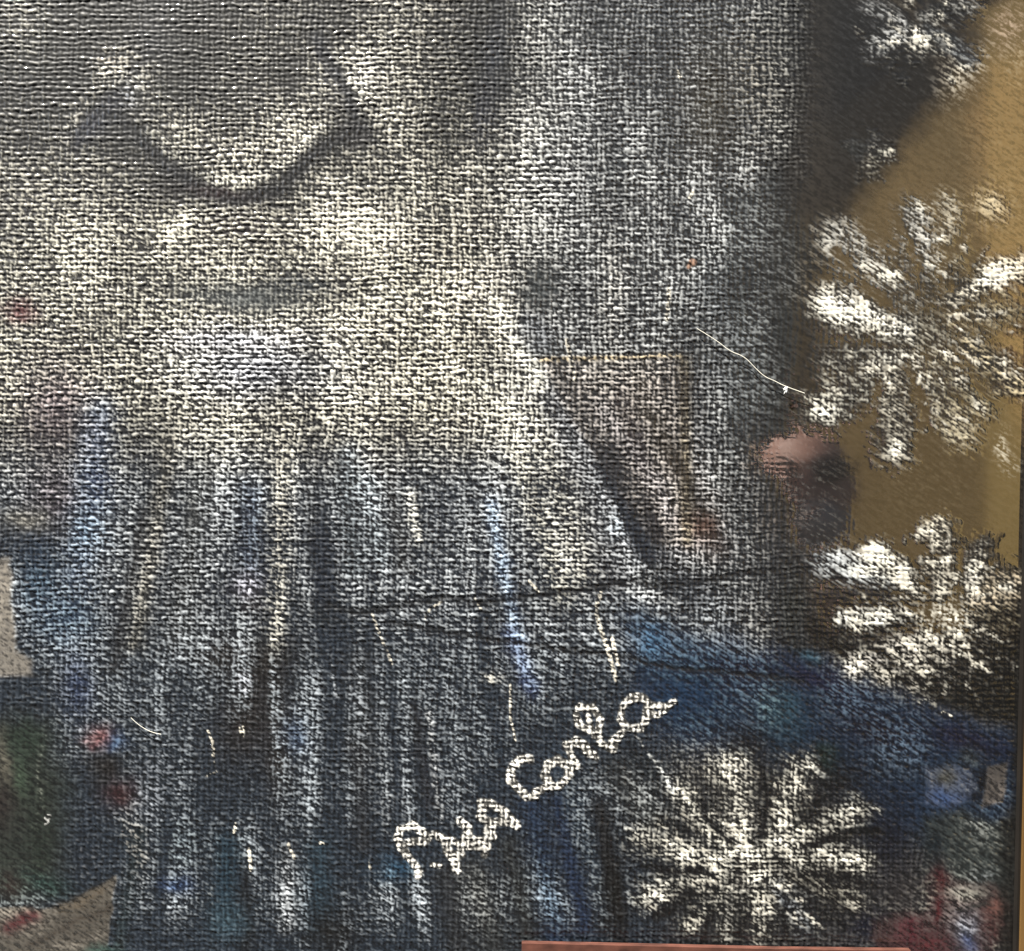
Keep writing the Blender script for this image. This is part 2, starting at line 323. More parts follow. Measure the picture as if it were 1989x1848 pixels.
blob(620, 1190, 50, 20, 30, kd=-.18, d=(26, 36, 46)); blob(520, 1290, 50, 60, 30, kd=-.12, d=(40, 36, 32)); blob(430, 1270, 50, 40, 0, kd=-.1, d=(44, 38, 36))
blob(480, 1400, 60, 100, 20, kd=-.14, d=(38, 32, 32)); blob(540, 1460, 30, 100, 0, kd=-.06, d=(40, 34, 34)); blob(575, 1430, 26, 34, 0, kd=.06, l=(150, 180, 214), d=(60, 80, 110))
blob(955, 1318, 20, 16, 0, k=.75, l=(236, 232, 216)); blob(478, 1330, 14, 22, 0, kd=.24, l=(220, 226, 240)); blob(370, 970, 16, 12, -40, kd=.2, l=(214, 218, 216)); blob(375, 1000, 14, 26, 0, k=.3, a=.4, l=(140, 142, 140))
blob(190, 1432, 26, 20, 0, k=.55, l=(222, 150, 150), d=(120, 66, 70), a=.4, dg=.7, soft=.3); blob(224, 1442, 20, 18, 0, k=.5, l=(130, 176, 226), d=(50, 84, 130), a=.4, dg=.7, soft=.3)
blob(205, 1495, 34, 40, 20, k=.12, d=(36, 32, 32), l=(90, 86, 84)); blob(236, 1545, 30, 28, 0, k=.14, d=(62, 28, 32), l=(130, 80, 80), a=.4)
blob(345, 1716, 32, 20, 0, kd=.02, l=(90, 130, 190), d=(28, 54, 96)); blob(768, 1690, 34, 24, 0, kd=.08, l=(110, 176, 214), d=(30, 74, 104)); blob(440, 1790, 34, 40, 30, kd=.22, l=(190, 216, 226), d=(50, 80, 96)); blob(415, 1740, 30, 20, 40, kd=.2, l=(220, 230, 232))
blob(300, 1530, 40, 80, 0, kd=.06, l=(190, 200, 214)); blob(350, 1640, 40, 50, 0, kd=.0, l=(170, 190, 200)); blob(165, 1660, 30, 50, 0, kd=.2, l=(230, 226, 222)); blob(262, 1640, 20, 60, -10, kd=.3, l=(240, 234, 220))
blob(640, 1810, 60, 50, 0, kd=-.14, d=(24, 24, 26)); blob(560, 1780, 30, 50, 0, kd=-.04); blob(690, 1800, 30, 30, 0, kd=.1); blob(560, 1835, 50, 10, 0, kd=.2)
stroke([(960, 600), (1010, 680), (1055, 745)], 16, kd=.22, l=(255, 252, 232)); stroke([(1040, 640), (1085, 720), (1120, 800), (1180, 880), (1235, 960), (1275, 1060), (1330, 1140), (1420, 1230)], 40, kd=-.13, d=(40, 48, 60), l=(166, 174, 186), st=.8)
stroke([(1062, 770), (1110, 850), (1165, 920), (1215, 1010), (1250, 1090), (1300, 1150)], 12, kd=-.2, d=(24, 32, 46), st=.8); area([(1080, 740), (1330, 700), (1420, 1080), (1290, 1080)], soft=50, kd=-.05, l=(206, 204, 206))
stroke([(1010, 760), (1060, 880), (1100, 1000), (1130, 1110)], 34, kd=.12, l=(238, 236, 222)); stroke([(1170, 800), (1250, 900), (1330, 1040)], 20, kd=.05, l=(186, 190, 206))
# lower left: green and beige reflections put into the paint colour
area([(-420, 1400), (90, 1400), (130, 1520), (120, 1700), (60, 1755), (-420, 1760)], 'painted_green_reflection', 'soft green reflection painted in at the lower left', soft=44, a=.35, l=(108, 120, 106), d=(42, 50, 43), dg=.85, k=.34)
blob(50, 1440, 40, 40, 0, k=.4, l=(100, 122, 104), d=(42, 58, 46)); blob(36, 1510, 20, 44, -10, k=.8, l=(112, 140, 110), d=(66, 88, 66)); blob(6, 1480, 14, 50, 0, k=.6, l=(170, 164, 140), d=(110, 106, 90))
blob(5, 1560, 30, 60, 0, k=.1, d=(50, 42, 38)); blob(75, 1640, 20, 80, 0, k=.2, d=(34, 44, 36), l=(100, 124, 96)); blob(76, 1540, 8, 90, 4, k=.7, l=(210, 220, 196), a=.6)
blob(90, 1720, 50, 22, 10, k=.3, d=(30, 58, 54), l=(90, 130, 120)); blob(20, 1720, 20, 26, 0, k=.1, d=(60, 46, 40)); blob(95, 1594, 9, 8, 0, k=1, l=(250, 250, 244), hard=1)
s, m = area([(-420, 1775), (40, 1762), (110, 1765), (200, 1718), (226, 1700), (214, 1800), (205, 1848), (150, 2150), (-420, 2150)], 'painted_beige_reflection', 'smooth beige reflection with folds painted in at the lower left', soft=4, wob=.4, over=True, k=.6, a=.12, l=(160, 150, 134), d=(96, 88, 76), dg=.85)
stroke([(60, 1835), (120, 1806), (215, 1758)], 7, k=.1, d=(78, 68, 56), l=(110, 98, 82), hard=0); stroke([(120, 1765), (200, 1735)], 10, k=.4, d=(112, 98, 78)); stroke([(90, 1848), (190, 1822)], 8, k=.9)
ir = ident('painted_red_reflection', 'red spot in the painted beige reflection'); stroke([(14, 1800), (66, 1780)], 13, k=.3, l=(132, 58, 58), d=(104, 38, 42), a=.1, ident=ir, wob=.5)
blob(190, 1846, 30, 10, 0, k=.5, l=(90, 130, 120), d=(60, 96, 86))
# blue shawl wedge
area([(1215, 1185), (1330, 1215), (1420, 1240), (1560, 1262), (1700, 1318), (1850, 1378), (2020, 1430), (2020, 1560), (1940, 1620), (1700, 1640), (1640, 1560), (1480, 1470), (1330, 1460), (1260, 1390), (1230, 1290)],
     'painted_shawl', 'deep blue shawl falling across the lower right', soft=44, k=.20, l=(84, 112, 140), d=(20, 44, 72), dg=.85, gg=.4, a=.55)
blob(1260, 1245, 40, 50, 0, k=.3, l=(70, 120, 160), d=(14, 56, 92)); blob(1340, 1350, 80, 70, 0, kd=.08, d=(12, 50, 84), l=(90, 140, 170)); blob(1520, 1380, 50, 70, 0, kd=.14, l=(130, 176, 190), d=(30, 66, 86), gg=.3)
blob(1440, 1300, 70, 40, 10, kd=-.02, d=(16, 26, 56)); blob(1450, 1450, 60, 40, 30, kd=-.1, d=(20, 24, 34)); blob(1590, 1320, 90, 30, 20, k=.2, d=(22, 26, 60)); blob(1575, 1270, 24, 12, 20, k=.5, l=(110, 160, 190), d=(40, 90, 116))
blob(1700, 1420, 90, 40, 20, kd=-.04, d=(18, 22, 46)); blob(1880, 1440, 100, 26, 18, k=.1, d=(22, 22, 50)); blob(1750, 1490, 80, 30, 20, k=.2, d=(20, 40, 62))
blob(1620, 1520, 70, 50, 0, k=.12, d=(14, 14, 18)); blob(1600, 1470, 30, 30, 0, k=.2, d=(18, 40, 34)); blob(1720, 1640, 60, 90, 0, k=.14, d=(14, 18, 36), l=(90, 100, 116))
blob(1545, 1250, 40, 16, 20, k=.1, d=(26, 26, 30)); blob(1380, 1190, 40, 40, 0, kd=.16, l=(226, 236, 244)); blob(1540, 1180, 30, 80, 0, kd=-.1, d=(30, 34, 34))
blob(1300, 1100, 60, 16, -8, kd=.0, d=(34, 38, 44)); blob(1270, 1010, 14, 100, -20, kd=-.14, d=(30, 36, 50)); blob(1200, 1020, 20, 20, 0, kd=.24, l=(220, 236, 250))
blob(1440, 1160, 60, 60, 0, kd=.04); blob(1370, 960, 60, 60, 0, kd=-.04, d=(52, 50, 50)); blob(1360, 1025, 34, 30, 0, kd=-.05, l=(206, 170, 150), d=(84, 56, 46))
# dark ground with the ochre wall's reflection painted in, and dark foliage
area([(1500, 420), (1560, 330), (1600, -380), (2020, -380), (2020, 1240), (1900, 1260), (1580, 1230), (1578, 1100), (1640, 1040), (1630, 900), (1500, 820)],
     'painted_ground_reflection', 'smooth dark ground with a brown reflection painted in around the white blossoms', soft=36, k=.05, l=(96, 84, 62), d=(44, 35, 22), a=0, dg=.9)
area([(1600, -20), (1690, -10), (1800, 60), (1830, 160), (1760, 270), (1680, 400), (1610, 390), (1590, 250)], 'painted_shadow', 'near black patch between the blossoms at the top', soft=34, k=.04, l=(100, 102, 104), d=(18, 19, 21), a=.0)
s, m, _ = poly_mask([(1400, -400), (1900, -400), (1890, 120), (1790, 250), (1700, 360), (1640, 430), (1560, 520), (1500, 380)], 34, 1.4); mixto(GLO, s, m, .06)
blob(1570, 200, 90, 300, 0, k=.1, d=(30, 30, 31), st=.7); blob(1530, 700, 30, 200, 0, kd=-.1, d=(34, 34, 32), st=.8)
area([(1560, 1195), (1700, 1270), (2020, 1230), (2020, 1430), (1850, 1375), (1700, 1312), (1575, 1250)], 'painted_undergrowth', 'black undergrowth below the middle blossom', soft=14, k=.16, l=(150, 148, 136), d=(17, 16, 15), a=.5, dg=.8)
area([(1405, 380), (1520, 330), (1560, 470), (1520, 860), (1420, 870)], soft=24, k=.14, d=(40, 46, 50), l=(120, 128, 132), a=.55, dg=.7, st=.7)  # blue grey haze of the reflected post put into the colour
blob(1560, 300, 50, 160, 5, kd=-.05, d=(44, 40, 36)); blob(1880, 130, 70, 40, -40, kd=.3, l=(226, 214, 190)); blob(1960, 60, 40, 60, 0, k=.3, l=(196, 170, 150), d=(84, 66, 54)); blob(1975, 140, 24, 40, 0, kd=.3, l=(230, 220, 190))
blob(1950, 880, 14, 40, 0, k=.3, l=(200, 196, 176)); blob(1965, 920, 24, 30, 0, k=.3, l=(180, 176, 160), dg=.9); blob(1590, 1085, 30, 40, -20, k=.5, l=(196, 206, 216), d=(60, 64, 70), dg=.9, a=.4)
stroke([(1620, 440), (1580, 500), (1540, 560)], 26, k=.2, d=(40, 40, 38), a=.4)

area([(1930, 130), (2020, 100), (2020, 900), (1960, 760), (1900, 420), (1880, 240)], soft=44, d=(128, 94, 40), l=(160, 130, 80), a=0, st=.9)  # bright ochre of the reflected wall put into the paint
blob(1800, 400, 120, 110, 0, d=(84, 66, 36), a=0, st=.7)
stroke([(1985, 1180), (1982, 1500), (1966, 1900)], 20, k=.02, d=(18, 16, 12), l=(60, 56, 48), a=.3)  # shadow beside the frame edge painted onto the canvas
# the smooth varnished patch in which the photographer's head shows
blob(1600, 960, 90, 140, 0, k=-.02, d=(36, 30, 24), a=0, dg=.9)
area([(1452, 880), (1510, 842), (1590, 832), (1640, 870), (1660, 960), (1640, 1040), (1590, 1075), (1545, 1050), (1530, 985), (1500, 940), (1476, 920)], soft=20, wob=.6, k=-.04, d=(24, 20, 18), a=0, dg=.9)
blob(1505, 1000, 32, 70, 0, k=.2, l=(226, 206, 190), a=.5, dg=.1, gg=.3); blob(1462, 885, 14, 40, 0, k=.2, l=(226, 190, 160), a=.3); blob(1575, 1003, 18, 10, -20, k=.22, l=(200, 200, 206), dg=.9, a=.1)
# ---- blossoms: every petal is a part of its blossom
def petal(fl, base, tip, wd, k, l=(226, 222, 206), d=(60, 56, 50), gg=.5, dg=.5, a=.8, bend=0):
    mx, my = (base[0] + tip[0]) / 2, (base[1] + tip[1]) / 2; dx, dy = tip[0] - base[0], tip[1] - base[1]; L = math.hypot(dx, dy) + 1e-3
    mx += -dy / L * bend; my += dx / L * bend
    wd = wd * (1.08 if fl == 'c' else 1.22)
    pts = [base, (mx, my), (tip[0] - dx / L * wd * .7, tip[1] - dy / L * wd * .7)]
    r = wd * 1.6 + 20; s = win(min(p[0] for p in pts) - r, max(p[0] for p in pts) + r, min(p[1] for p in pts) - r, max(p[1] for p in pts) + r)
    dd, tt = seg_dist(s, pts, .45); wdt = wd * (.55 + .5 * np.sin(np.clip(tt * 1.1, 0, 1) * math.pi * .72)); q = dd / wdt
    q = q + (vn(D45[0][s] / 24, D45[1][s] / 4, 6) - .5) * .55 + (vn(X[s] / 9, Y[s] / 9, 11) - .5) * .35
    m = sst(1.42, .1, q).astype(np.float32) * .95
    K[s] = K[s] * (1 - m) + (k * 1.1 + .09) * m * (.75 + .5 * vn(X[s] / 30, Y[s] / 30, 9))
    mixto(Lc, s, m, pig(l, .76, .94)); mixto(Dc, s, m, pig(d, .76, .66)); mixto(A, s, m, a); mixto(G, s, m, gg); mixto(DG, s, m, dg)
    i = ident('petal', None, fl); ID[s][q < 1.02] = i; RAISE[s] += m * .06
f1, f2, f3, f4, f5 = 'a', 'b', 'c', 'd', 'e'
HOT = dict(l=(255, 252, 234))
fc1 = ident('flower_centre', None, f1); s, m = blob(1785, 640, 90, 60, 10, k=.36, l=(196, 190, 168), d=(70, 62, 48), dg=.85, gg=.3, a=.6); ID[s][m > .5] = fc1
for base, tip, wd, k, kw in [((1765, 575), (1600, 440), 34, .36, dict(l=(196, 194, 184), dg=.9, a=.4)), ((1800, 570), (1768, 385), 29, .40, dict(l=(206, 204, 194), dg=.75, a=.5)), ((1840, 470), (1838, 370), 22, .24, dict(l=(176, 168, 146), dg=.9, a=.3)),
        ((1850, 590), (1862, 488), 22, .26, dict(l=(176, 164, 130), dg=.9, a=.3)), ((1850, 585), (1998, 512), 22, .56, dict(l=(250, 238, 206), bend=-8)), ((1850, 620), (1990, 600), 26, .28, dict(l=(200, 184, 140), dg=.85, a=.3)),
        ((1760, 640), (1578, 588), 36, .5, dict(l=(248, 244, 228), gg=.4)), ((1750, 692), (1590, 700), 24, .38, dict(l=(210, 206, 190))), ((1700, 735), (1572, 815), 36, .44, dict(l=(240, 236, 216))),
        ((1735, 730), (1738, 905), 32, .38, dict(l=(208, 200, 178), dg=.8)), ((1800, 730), (1880, 868), 32, .36, dict(l=(196, 184, 150), dg=.9, a=.45)), ((1830, 700), (1925, 800), 28, .36, dict(l=(206, 192, 150), dg=.9, a=.45)),
        ((1880, 670), (1995, 765), 22, .38, dict(l=(226, 206, 156), dg=.8))]:
    petal(f1, base, tip, wd * 1.22, k - .01, **kw)
for b in [(1643, 612, 58, 24, 15, .5), (1606, 596, 26, 20, 0, .25), (1729, 538, 44, 18, 15, .5), (1826, 535, 22, 34, 0, .4), (1735, 698, 60, 10, 0, .12), (1738, 872, 18, 18, 0, .4), (1608, 800, 26, 30, -20, .25), (1922, 546, 44, 12, -20, .35), (1793, 400, 20, 14, 0, .12), (1975, 722, 16, 10, 20, .3), (1770, 690, 30, 10, 0, .2)]:
    blob(*b[:5], kd=b[5], **HOT)
BR = dict(k=.02, d=(50, 40, 26), a=0, dg=.9)
stroke([(1625, 482), (1680, 555), (1735, 600)], 11, **BR); stroke([(1605, 655), (1670, 662), (1710, 672)], 9, k=.06, d=(38, 34, 28), a=.2)
stroke([(1650, 860), (1690, 810), (1704, 745)], 13, **BR); stroke([(1783, 880), (1800, 820), (1790, 745)], 13, taper=.5, **BR); stroke([(1850, 700), (1890, 745), (1940, 790)], 8, **BR); stroke([(1790, 560), (1785, 500), (1740, 420)], 8, **BR)
stroke([(1848, 560), (1845, 500)], 8, **BR); stroke([(1880, 500), (1890, 540)], 12, **BR)
s, m = blob(1925, 400, 38, 34, 20, k=.44, l=(200, 182, 140), d=(80, 66, 40), dg=.9, a=.35, st=.9); ip = ident('petal', None, f1); ID[s][m > .45] = ip
fc2 = ident('flower_centre', None, f2); s, m = blob(1835, 1196, 90, 46, 6, k=.5, l=(250, 244, 222), d=(48, 42, 34), gg=.5, dg=.4); ID[s][m > .5] = fc2
for base, tip, wd, k, kw in [((1730, 1130), (1578, 1088), 22, .36, dict(l=(200, 206, 208), d=(44, 46, 50), dg=.8)), ((1760, 1196), (1618, 1205), 17, .5, dict(l=(246, 246, 236), d=(22, 22, 24))), ((1745, 1110), (1680, 1064), 22, .55, dict(l=(250, 246, 226))),
        ((1775, 1150), (1742, 1088), 18, .44, dict(l=(228, 222, 204))), ((1826, 1150), (1820, 1005), 22, .48, dict(l=(236, 226, 200), dg=.7)), ((1885, 1130), (1912, 1040), 19, .4, dict(l=(216, 208, 186))), ((1890, 1150), (1890, 1080), 18, .44, dict(l=(226, 220, 206))),
        ((1900, 1170), (1990, 1118), 26, .40, dict(l=(226, 206, 170), dg=.7)), ((1890, 1200), (1990, 1222), 20, .28, dict(l=(190, 176, 140), d=(36, 30, 22), dg=.9)), ((1780, 1240), (1640, 1300), 17, .32, dict(l=(206, 200, 190), d=(22, 21, 20))),
        ((1790, 1250), (1700, 1325), 18, .28, dict(l=(214, 208, 194), d=(26, 25, 24), dg=.6)), ((1815, 1250), (1775, 1345), 17, .28, dict(l=(220, 212, 196), d=(26, 25, 24), dg=.6)), ((1845, 1250), (1838, 1340), 17, .28, dict(l=(220, 212, 196), d=(26, 25, 24), dg=.6)),
        ((1870, 1240), (1905, 1325), 16, .3, dict(l=(196, 190, 176), d=(22, 21, 20), dg=.85)), ((1895, 1225), (1975, 1300), 14, .3, dict(l=(200, 194, 180), d=(22, 21, 20), dg=.85))]:
    petal(f2, base, tip, wd * 1.38, k + .07, **kw)
for b in [(1704, 1066, 24, 14, 0, .4), (1824, 1086, 26, 11, 0, .35), (1756, 1110, 20, 14, 0, .25), (1908, 1056, 18, 12, 0, .15), (1892, 1103, 16, 16, 0, .2), (1680, 1112, 34, 9, 6, .25), (1846, 1198, 50, 18, 8, .35), (1670, 1205, 50, 8, 0, .3), (1655, 1296, 16, 10, 0, .25), (1850, 1226, 40, 8, 8, .2), (1956, 1140, 20, 10, 0, .15), (1978, 1292, 9, 8, 0, .4), (1943, 1312, 12, 6, 30, .4), (1836, 1340, 6, 10, 0, .3)]:
    blob(*b[:5], kd=b[5], **HOT)
stroke([(1600, 1155), (1670, 1150), (1735, 1165)], 12, k=.08, d=(36, 36, 40), a=.4); stroke([(1740, 1192), (1768, 1200)], 7, k=.04, d=(18, 17, 18)); stroke([(1600, 1225), (1680, 1232), (1745, 1222)], 9, k=.04, d=(16, 16, 18), a=.4); stroke([(1690, 1260), (1740, 1290)], 8, k=.05, d=(18, 17, 16), a=.4)
stroke([(1770, 1300), (1790, 1340)], 6, k=.05, d=(18, 17, 16)); stroke([(1900, 1212), (1950, 1192), (1998, 1200)], 7, k=.06, d=(18, 17, 16)); stroke([(1905, 1255), (1960, 1250), (1998, 1260)], 12, k=.05, d=(16, 15, 14)); stroke([(1930, 1280), (1955, 1290)], 7, k=.05, d=(16, 15, 14)); stroke([(1865, 1280), (1870, 1330)], 5, k=.05, d=(18, 17, 16)); stroke([(1820, 1075), (1780, 1060)], 10, **BR); stroke([(1862, 1060), (1868, 1110)], 8, **BR)
blob(1465, 1670, 260, 190, 0, k=.10, d=(24, 27, 32), l=(150, 156, 160), st=.8)
fc3 = ident('flower_centre', None, f3); s, m = blob(1465, 1690, 70, 56, 0, k=.5, l=(244, 238, 216), d=(50, 48, 46), gg=.45, dg=.25, st=.95); ID[s][m > .5] = fc3
for base, tip, wd, k, kw in [((1420, 1650), (1308, 1520), 18, .40, dict(l=(222, 222, 210), d=(40, 42, 44))), ((1445, 1630), (1416, 1462), 32, .36, dict(l=(196, 192, 182), d=(50, 50, 50))), ((1505, 1630), (1568, 1462), 34, .42, dict(l=(220, 216, 200), d=(40, 40, 40), gg=.35)),
        ((1540, 1640), (1690, 1560), 24, .38, dict(l=(222, 218, 202), d=(32, 32, 32))), ((1540, 1665), (1700, 1680), 25, .38, dict(l=(214, 208, 190), d=(34, 32, 28))), ((1535, 1705), (1682, 1762), 23, .27, dict(l=(180, 174, 156), d=(28, 26, 24), dg=.85)),
        ((1515, 1725), (1585, 1815), 26, .30, dict(l=(186, 196, 206), d=(32, 36, 42))), ((1475, 1735), (1485, 1850), 25, .33, dict(l=(200, 196, 184), d=(34, 34, 34))), ((1435, 1735), (1400, 1845), 20, .32, dict(l=(196, 194, 182), d=(34, 34, 34))),
        ((1410, 1725), (1320, 1815), 22, .34, dict(l=(190, 190, 182), d=(30, 32, 34))), ((1400, 1705), (1238, 1748), 27, .42, dict(l=(222, 222, 210), d=(30, 32, 34))), ((1400, 1672), (1215, 1625), 24, .34, dict(l=(200, 206, 212), d=(36, 40, 46)))]:
    kw['l'] = (238, 234, 216) if k > .32 else kw['l']; petal(f3, base, tip, wd * 1.4, k * 1.1 + (.24 if tip[1] < 1500 or tip[1] > 1790 else .14), **kw)
for b in [(1462, 1662, 34, 13, 0, .35), (1469, 1706, 42, 17, 0, .5), (1334, 1562, 20, 12, 45, .3), (1562, 1490, 14, 34, 10, .25), (1575, 1480, 14, 10, 0, .2), (1274, 1740, 26, 10, 15, .3), (1341, 1660, 26, 11, 10, .22), (1290, 1636, 20, 10, 10, .15), (1706, 1577, 18, 5, 0, .5), (1610, 1590, 30, 10, -20, .12), (1640, 1672, 30, 8, 0, .15), (1520, 1640, 26, 14, 0, .15)]:
    blob(*b[:5], kd=b[5], **HOT)
DK = dict(k=-.02, d=(18, 18, 20), a=.5)
stroke([(1365, 1560), (1385, 1600), (1420, 1640)], 8, k=.0, d=(20, 22, 26)); stroke([(1482, 1500), (1485, 1570), (1478, 1620)], 9, k=.0, d=(20, 19, 22)); stroke([(1600, 1540), (1560, 1600)], 7, k=.0, d=(18, 18, 20)); stroke([(1710, 1615), (1640, 1622), (1570, 1640)], 9, **DK)
stroke([(1700, 1725), (1630, 1705), (1570, 1690)], 9, **DK); stroke([(1640, 1800), (1580, 1760)], 10, **DK); stroke([(1535, 1840), (1520, 1780)], 8, **DK); stroke([(1440, 1845), (1446, 1780)], 7, **DK); stroke([(1360, 1835), (1385, 1775)], 8, **DK)
stroke([(1275, 1785), (1340, 1740)], 10, **DK); stroke([(1250, 1680), (1310, 1694), (1370, 1690)], 8, **DK); stroke([(1270, 1590), (1340, 1615)], 8, k=.02, d=(26, 28, 32)); blob(1190, 1740, 24, 110, 0, k=.03, d=(18, 17, 16)); blob(1690, 1800, 44, 34, 0, k=.1, d=(14, 20, 42), a=.5)
stroke([(1320, 1560), (1255, 1600)], 8, k=.2, d=(44, 46, 48))
c = (1770, 50)
for base, tip, wd, k, kw in [((1750, 40), (1670, 5), 22, .3, dict(l=(170, 172, 172), d=(48, 50, 52), dg=.8, a=.4)), ((1760, 60), (1680, 112), 24, .36, dict(l=(214, 216, 214), d=(40, 42, 44), a=.5)), ((1780, 60), (1800, 105), 26, .46, dict(l=(244, 238, 220), d=(50, 50, 48), a=.5)),
        ((1800, 50), (1900, 125), 22, .24, dict(l=(140, 146, 150), d=(50, 54, 58), dg=.9, a=.4)), ((1800, 30), (1900, 5), 28, .34, dict(l=(196, 196, 190), d=(46, 46, 46), dg=.7, a=.5))]:
    petal(f4, base, tip, wd, k, **kw)
blob(1790, 74, 26, 9, 0, kd=.5, **HOT); stroke([(1790, 0), (1850, 30), (1900, 70)], 8, k=.05, d=(24, 24, 26))
for base, tip, wd, k, kw in [((1690, 300), (1645, 280), 18, .3, dict(l=(186, 188, 186), d=(44, 46, 46), dg=.7, a=.4)), ((1690, 300), (1735, 296), 18, .44, dict(l=(232, 228, 208), d=(48, 46, 40), a=.5)), ((1690, 305), (1692, 350), 20, .36, dict(l=(214, 206, 180), d=(50, 44, 34), a=.5)), ((1690, 290), (1702, 258), 16, .3, dict(l=(200, 200, 196), d=(40, 40, 40), a=.4))]:
    petal(f5, base, tip, wd, k, **kw)
# right column below: reflected figures put into the paint colour
area([(1800, 1490), (1880, 1490), (1890, 1540), (1850, 1570), (1800, 1560)], 'painted_blue_reflection', 'pale blue and grey reflection painted in at the lower right', soft=9, k=.55, l=(150, 158, 170), d=(74, 88, 116), a=.3, dg=.9)
blob(1835, 1550, 26, 16, 0, k=.5, l=(120, 160, 216), d=(54, 84, 136)); blob(1835, 1505, 20, 18, 0, k=.3, l=(130, 130, 122), d=(86, 86, 80))
blob(1905, 1520, 22, 50, 20, k=.06, d=(18, 18, 24), a=.3)
area([(1918, 1490), (1958, 1484), (1948, 1560), (1905, 1568)], 'painted_slant_reflection', 'beige slanting reflection painted in at the lower right', soft=4, wob=.3, k=.3, l=(116, 106, 98), d=(84, 78, 74), a=.08)
blob(1880, 1470, 24, 20, 30, k=.4, l=(170, 190, 196), d=(40, 50, 60)); blob(1860, 1590, 60, 20, -6, k=.2, l=(70, 96, 120), d=(34, 50, 70), a=.3)
area([(1800, 1590), (1870, 1580), (1960, 1600), (1965, 1750), (1900, 1770), (1840, 1700), (1800, 1700)], 'painted_figure_reflection', 'grey green reflection painted in at the lower right', soft=16, k=.34, l=(146, 152, 144), d=(52, 60, 60), a=.4, dg=.95)
blob(1895, 1610, 40, 20, 20, kd=.2, l=(180, 186, 180)); blob(1920, 1700, 30, 14, 10, kd=.2, l=(190, 200, 204)); blob(1815, 1640, 30, 50, 0, k=.14, d=(24, 36, 44)); blob(1755, 1740, 50, 50, 0, k=.2, d=(50, 46, 48), l=(130, 126, 124), a=.4, dg=.9)
area([(1700, 1790), (1790, 1770), (1840, 1700), (1935, 1720), (1945, 1770), (1930, 1830), (1860, 2150), (1700, 2150)], 'painted_pink_reflection', 'pink and wine red reflection painted in at the lower right corner', soft=12, over=False, k=.3, l=(140, 122, 118), d=(66, 44, 46), a=.25, dg=.9)
blob(1826, 1715, 18, 34, 0, k=.1, d=(82, 22, 28), l=(110, 50, 50), a=.2); blob(1820, 1770, 8, 22, 0, k=.1, d=(96, 20, 30), l=(120, 50, 50)); blob(1880, 1732, 44, 18, 0, k=.6, l=(160, 156, 142), d=(96, 92, 84)); blob(1895, 1762, 40, 11, -8, k=.1, d=(48, 46, 40))
blob(1935, 1765, 16, 30, 20, k=.5, l=(190, 136, 120), d=(136, 84, 72)); blob(1876, 1810, 26, 34, 20, k=.6, l=(196, 200, 216), d=(84, 88, 104), dg=.9, a=.4); blob(1880, 1830, 14, 14, 0, k=.6, l=(150, 170, 226), d=(70, 84, 130))
blob(1800, 1835, 40, 26, 0, k=.1, d=(96, 34, 40), l=(140, 80, 80)); blob(1770, 1800, 26, 12, -20, k=.2, d=(110, 56, 62)); blob(1930, 1810, 24, 24, 0, k=.2, d=(84, 46, 46)); blob(1768, 1808, 10, 20, 10, k=.1, d=(86, 22, 36))
stroke([(1958, 1600), (1955, 1700), (1950, 1848)], 18, k=.08, d=(22, 20, 16), l=(90, 90, 80), a=.4, st=.8)
# creases
ik = ident('canvas_crease', 'long dark crease rising to the right across the skirt')
for pts, wd in [([(640, 1175), (700, 1192), (760, 1180), (870, 1160), (930, 1172), (1000, 1163), (1150, 1142), (1230, 1128), (1300, 1138), (1400, 1122), (1450, 1112), (1570, 1108)], 8), ([(760, 1210), (900, 1232), (980, 1244), (1100, 1262), (1200, 1272), (1300, 1296), (1420, 1306), (1560, 1322)], 7)]:
    stroke(pts, wd, wob=.25, k=.0, d=(18, 22, 28), st=.85, ident=ik, up=-1.4)
for y in (1188, 1206, 1222):
    stroke([(930, y + 2), (1200, y), (1500, y + 6)], 2.6, wob=.1, k=.02, d=(20, 26, 34), st=.7, up=-.8)
# handwritten white letters, rubbed over the threads
# feathery small dabs round the blossoms
for (cx_, cy_, r0, r1, a0, a1, n_, kk) in [(1785, 645, 60, 215, 0, 360, 120, .30), (1835, 1196, 50, 200, 20, 340, 110, .34), (1835, 1196, 40, 150, 40, 150, 40, .3), (1465, 1690, 60, 215, 0, 360, 90, .26), (1800, 60, 30, 130, 0, 360, 30, .3), (1690, 300, 10, 60, 0, 360, 14, .34)]:
    for q_ in range(n_):
        a_ = R(a0 + (a1 - a0) * random.random()); rr = r0 + (r1 - r0) * random.random(); px_, py_ = cx_ + rr * math.cos(a_), cy_ + rr * .9 * math.sin(a_)
        if 1470 < px_ < 1650 and 835 < py_ < 1070 or px_ > 1975: continue
        blob(px_, py_, 9 + 12 * random.random(), 4 + 5 * random.random(), math.degrees(a_) if random.random() < .5 else 30, kd=kk * (.4 + .8 * random.random()), l=(232, 226, 206), dg=.6, a=.45)
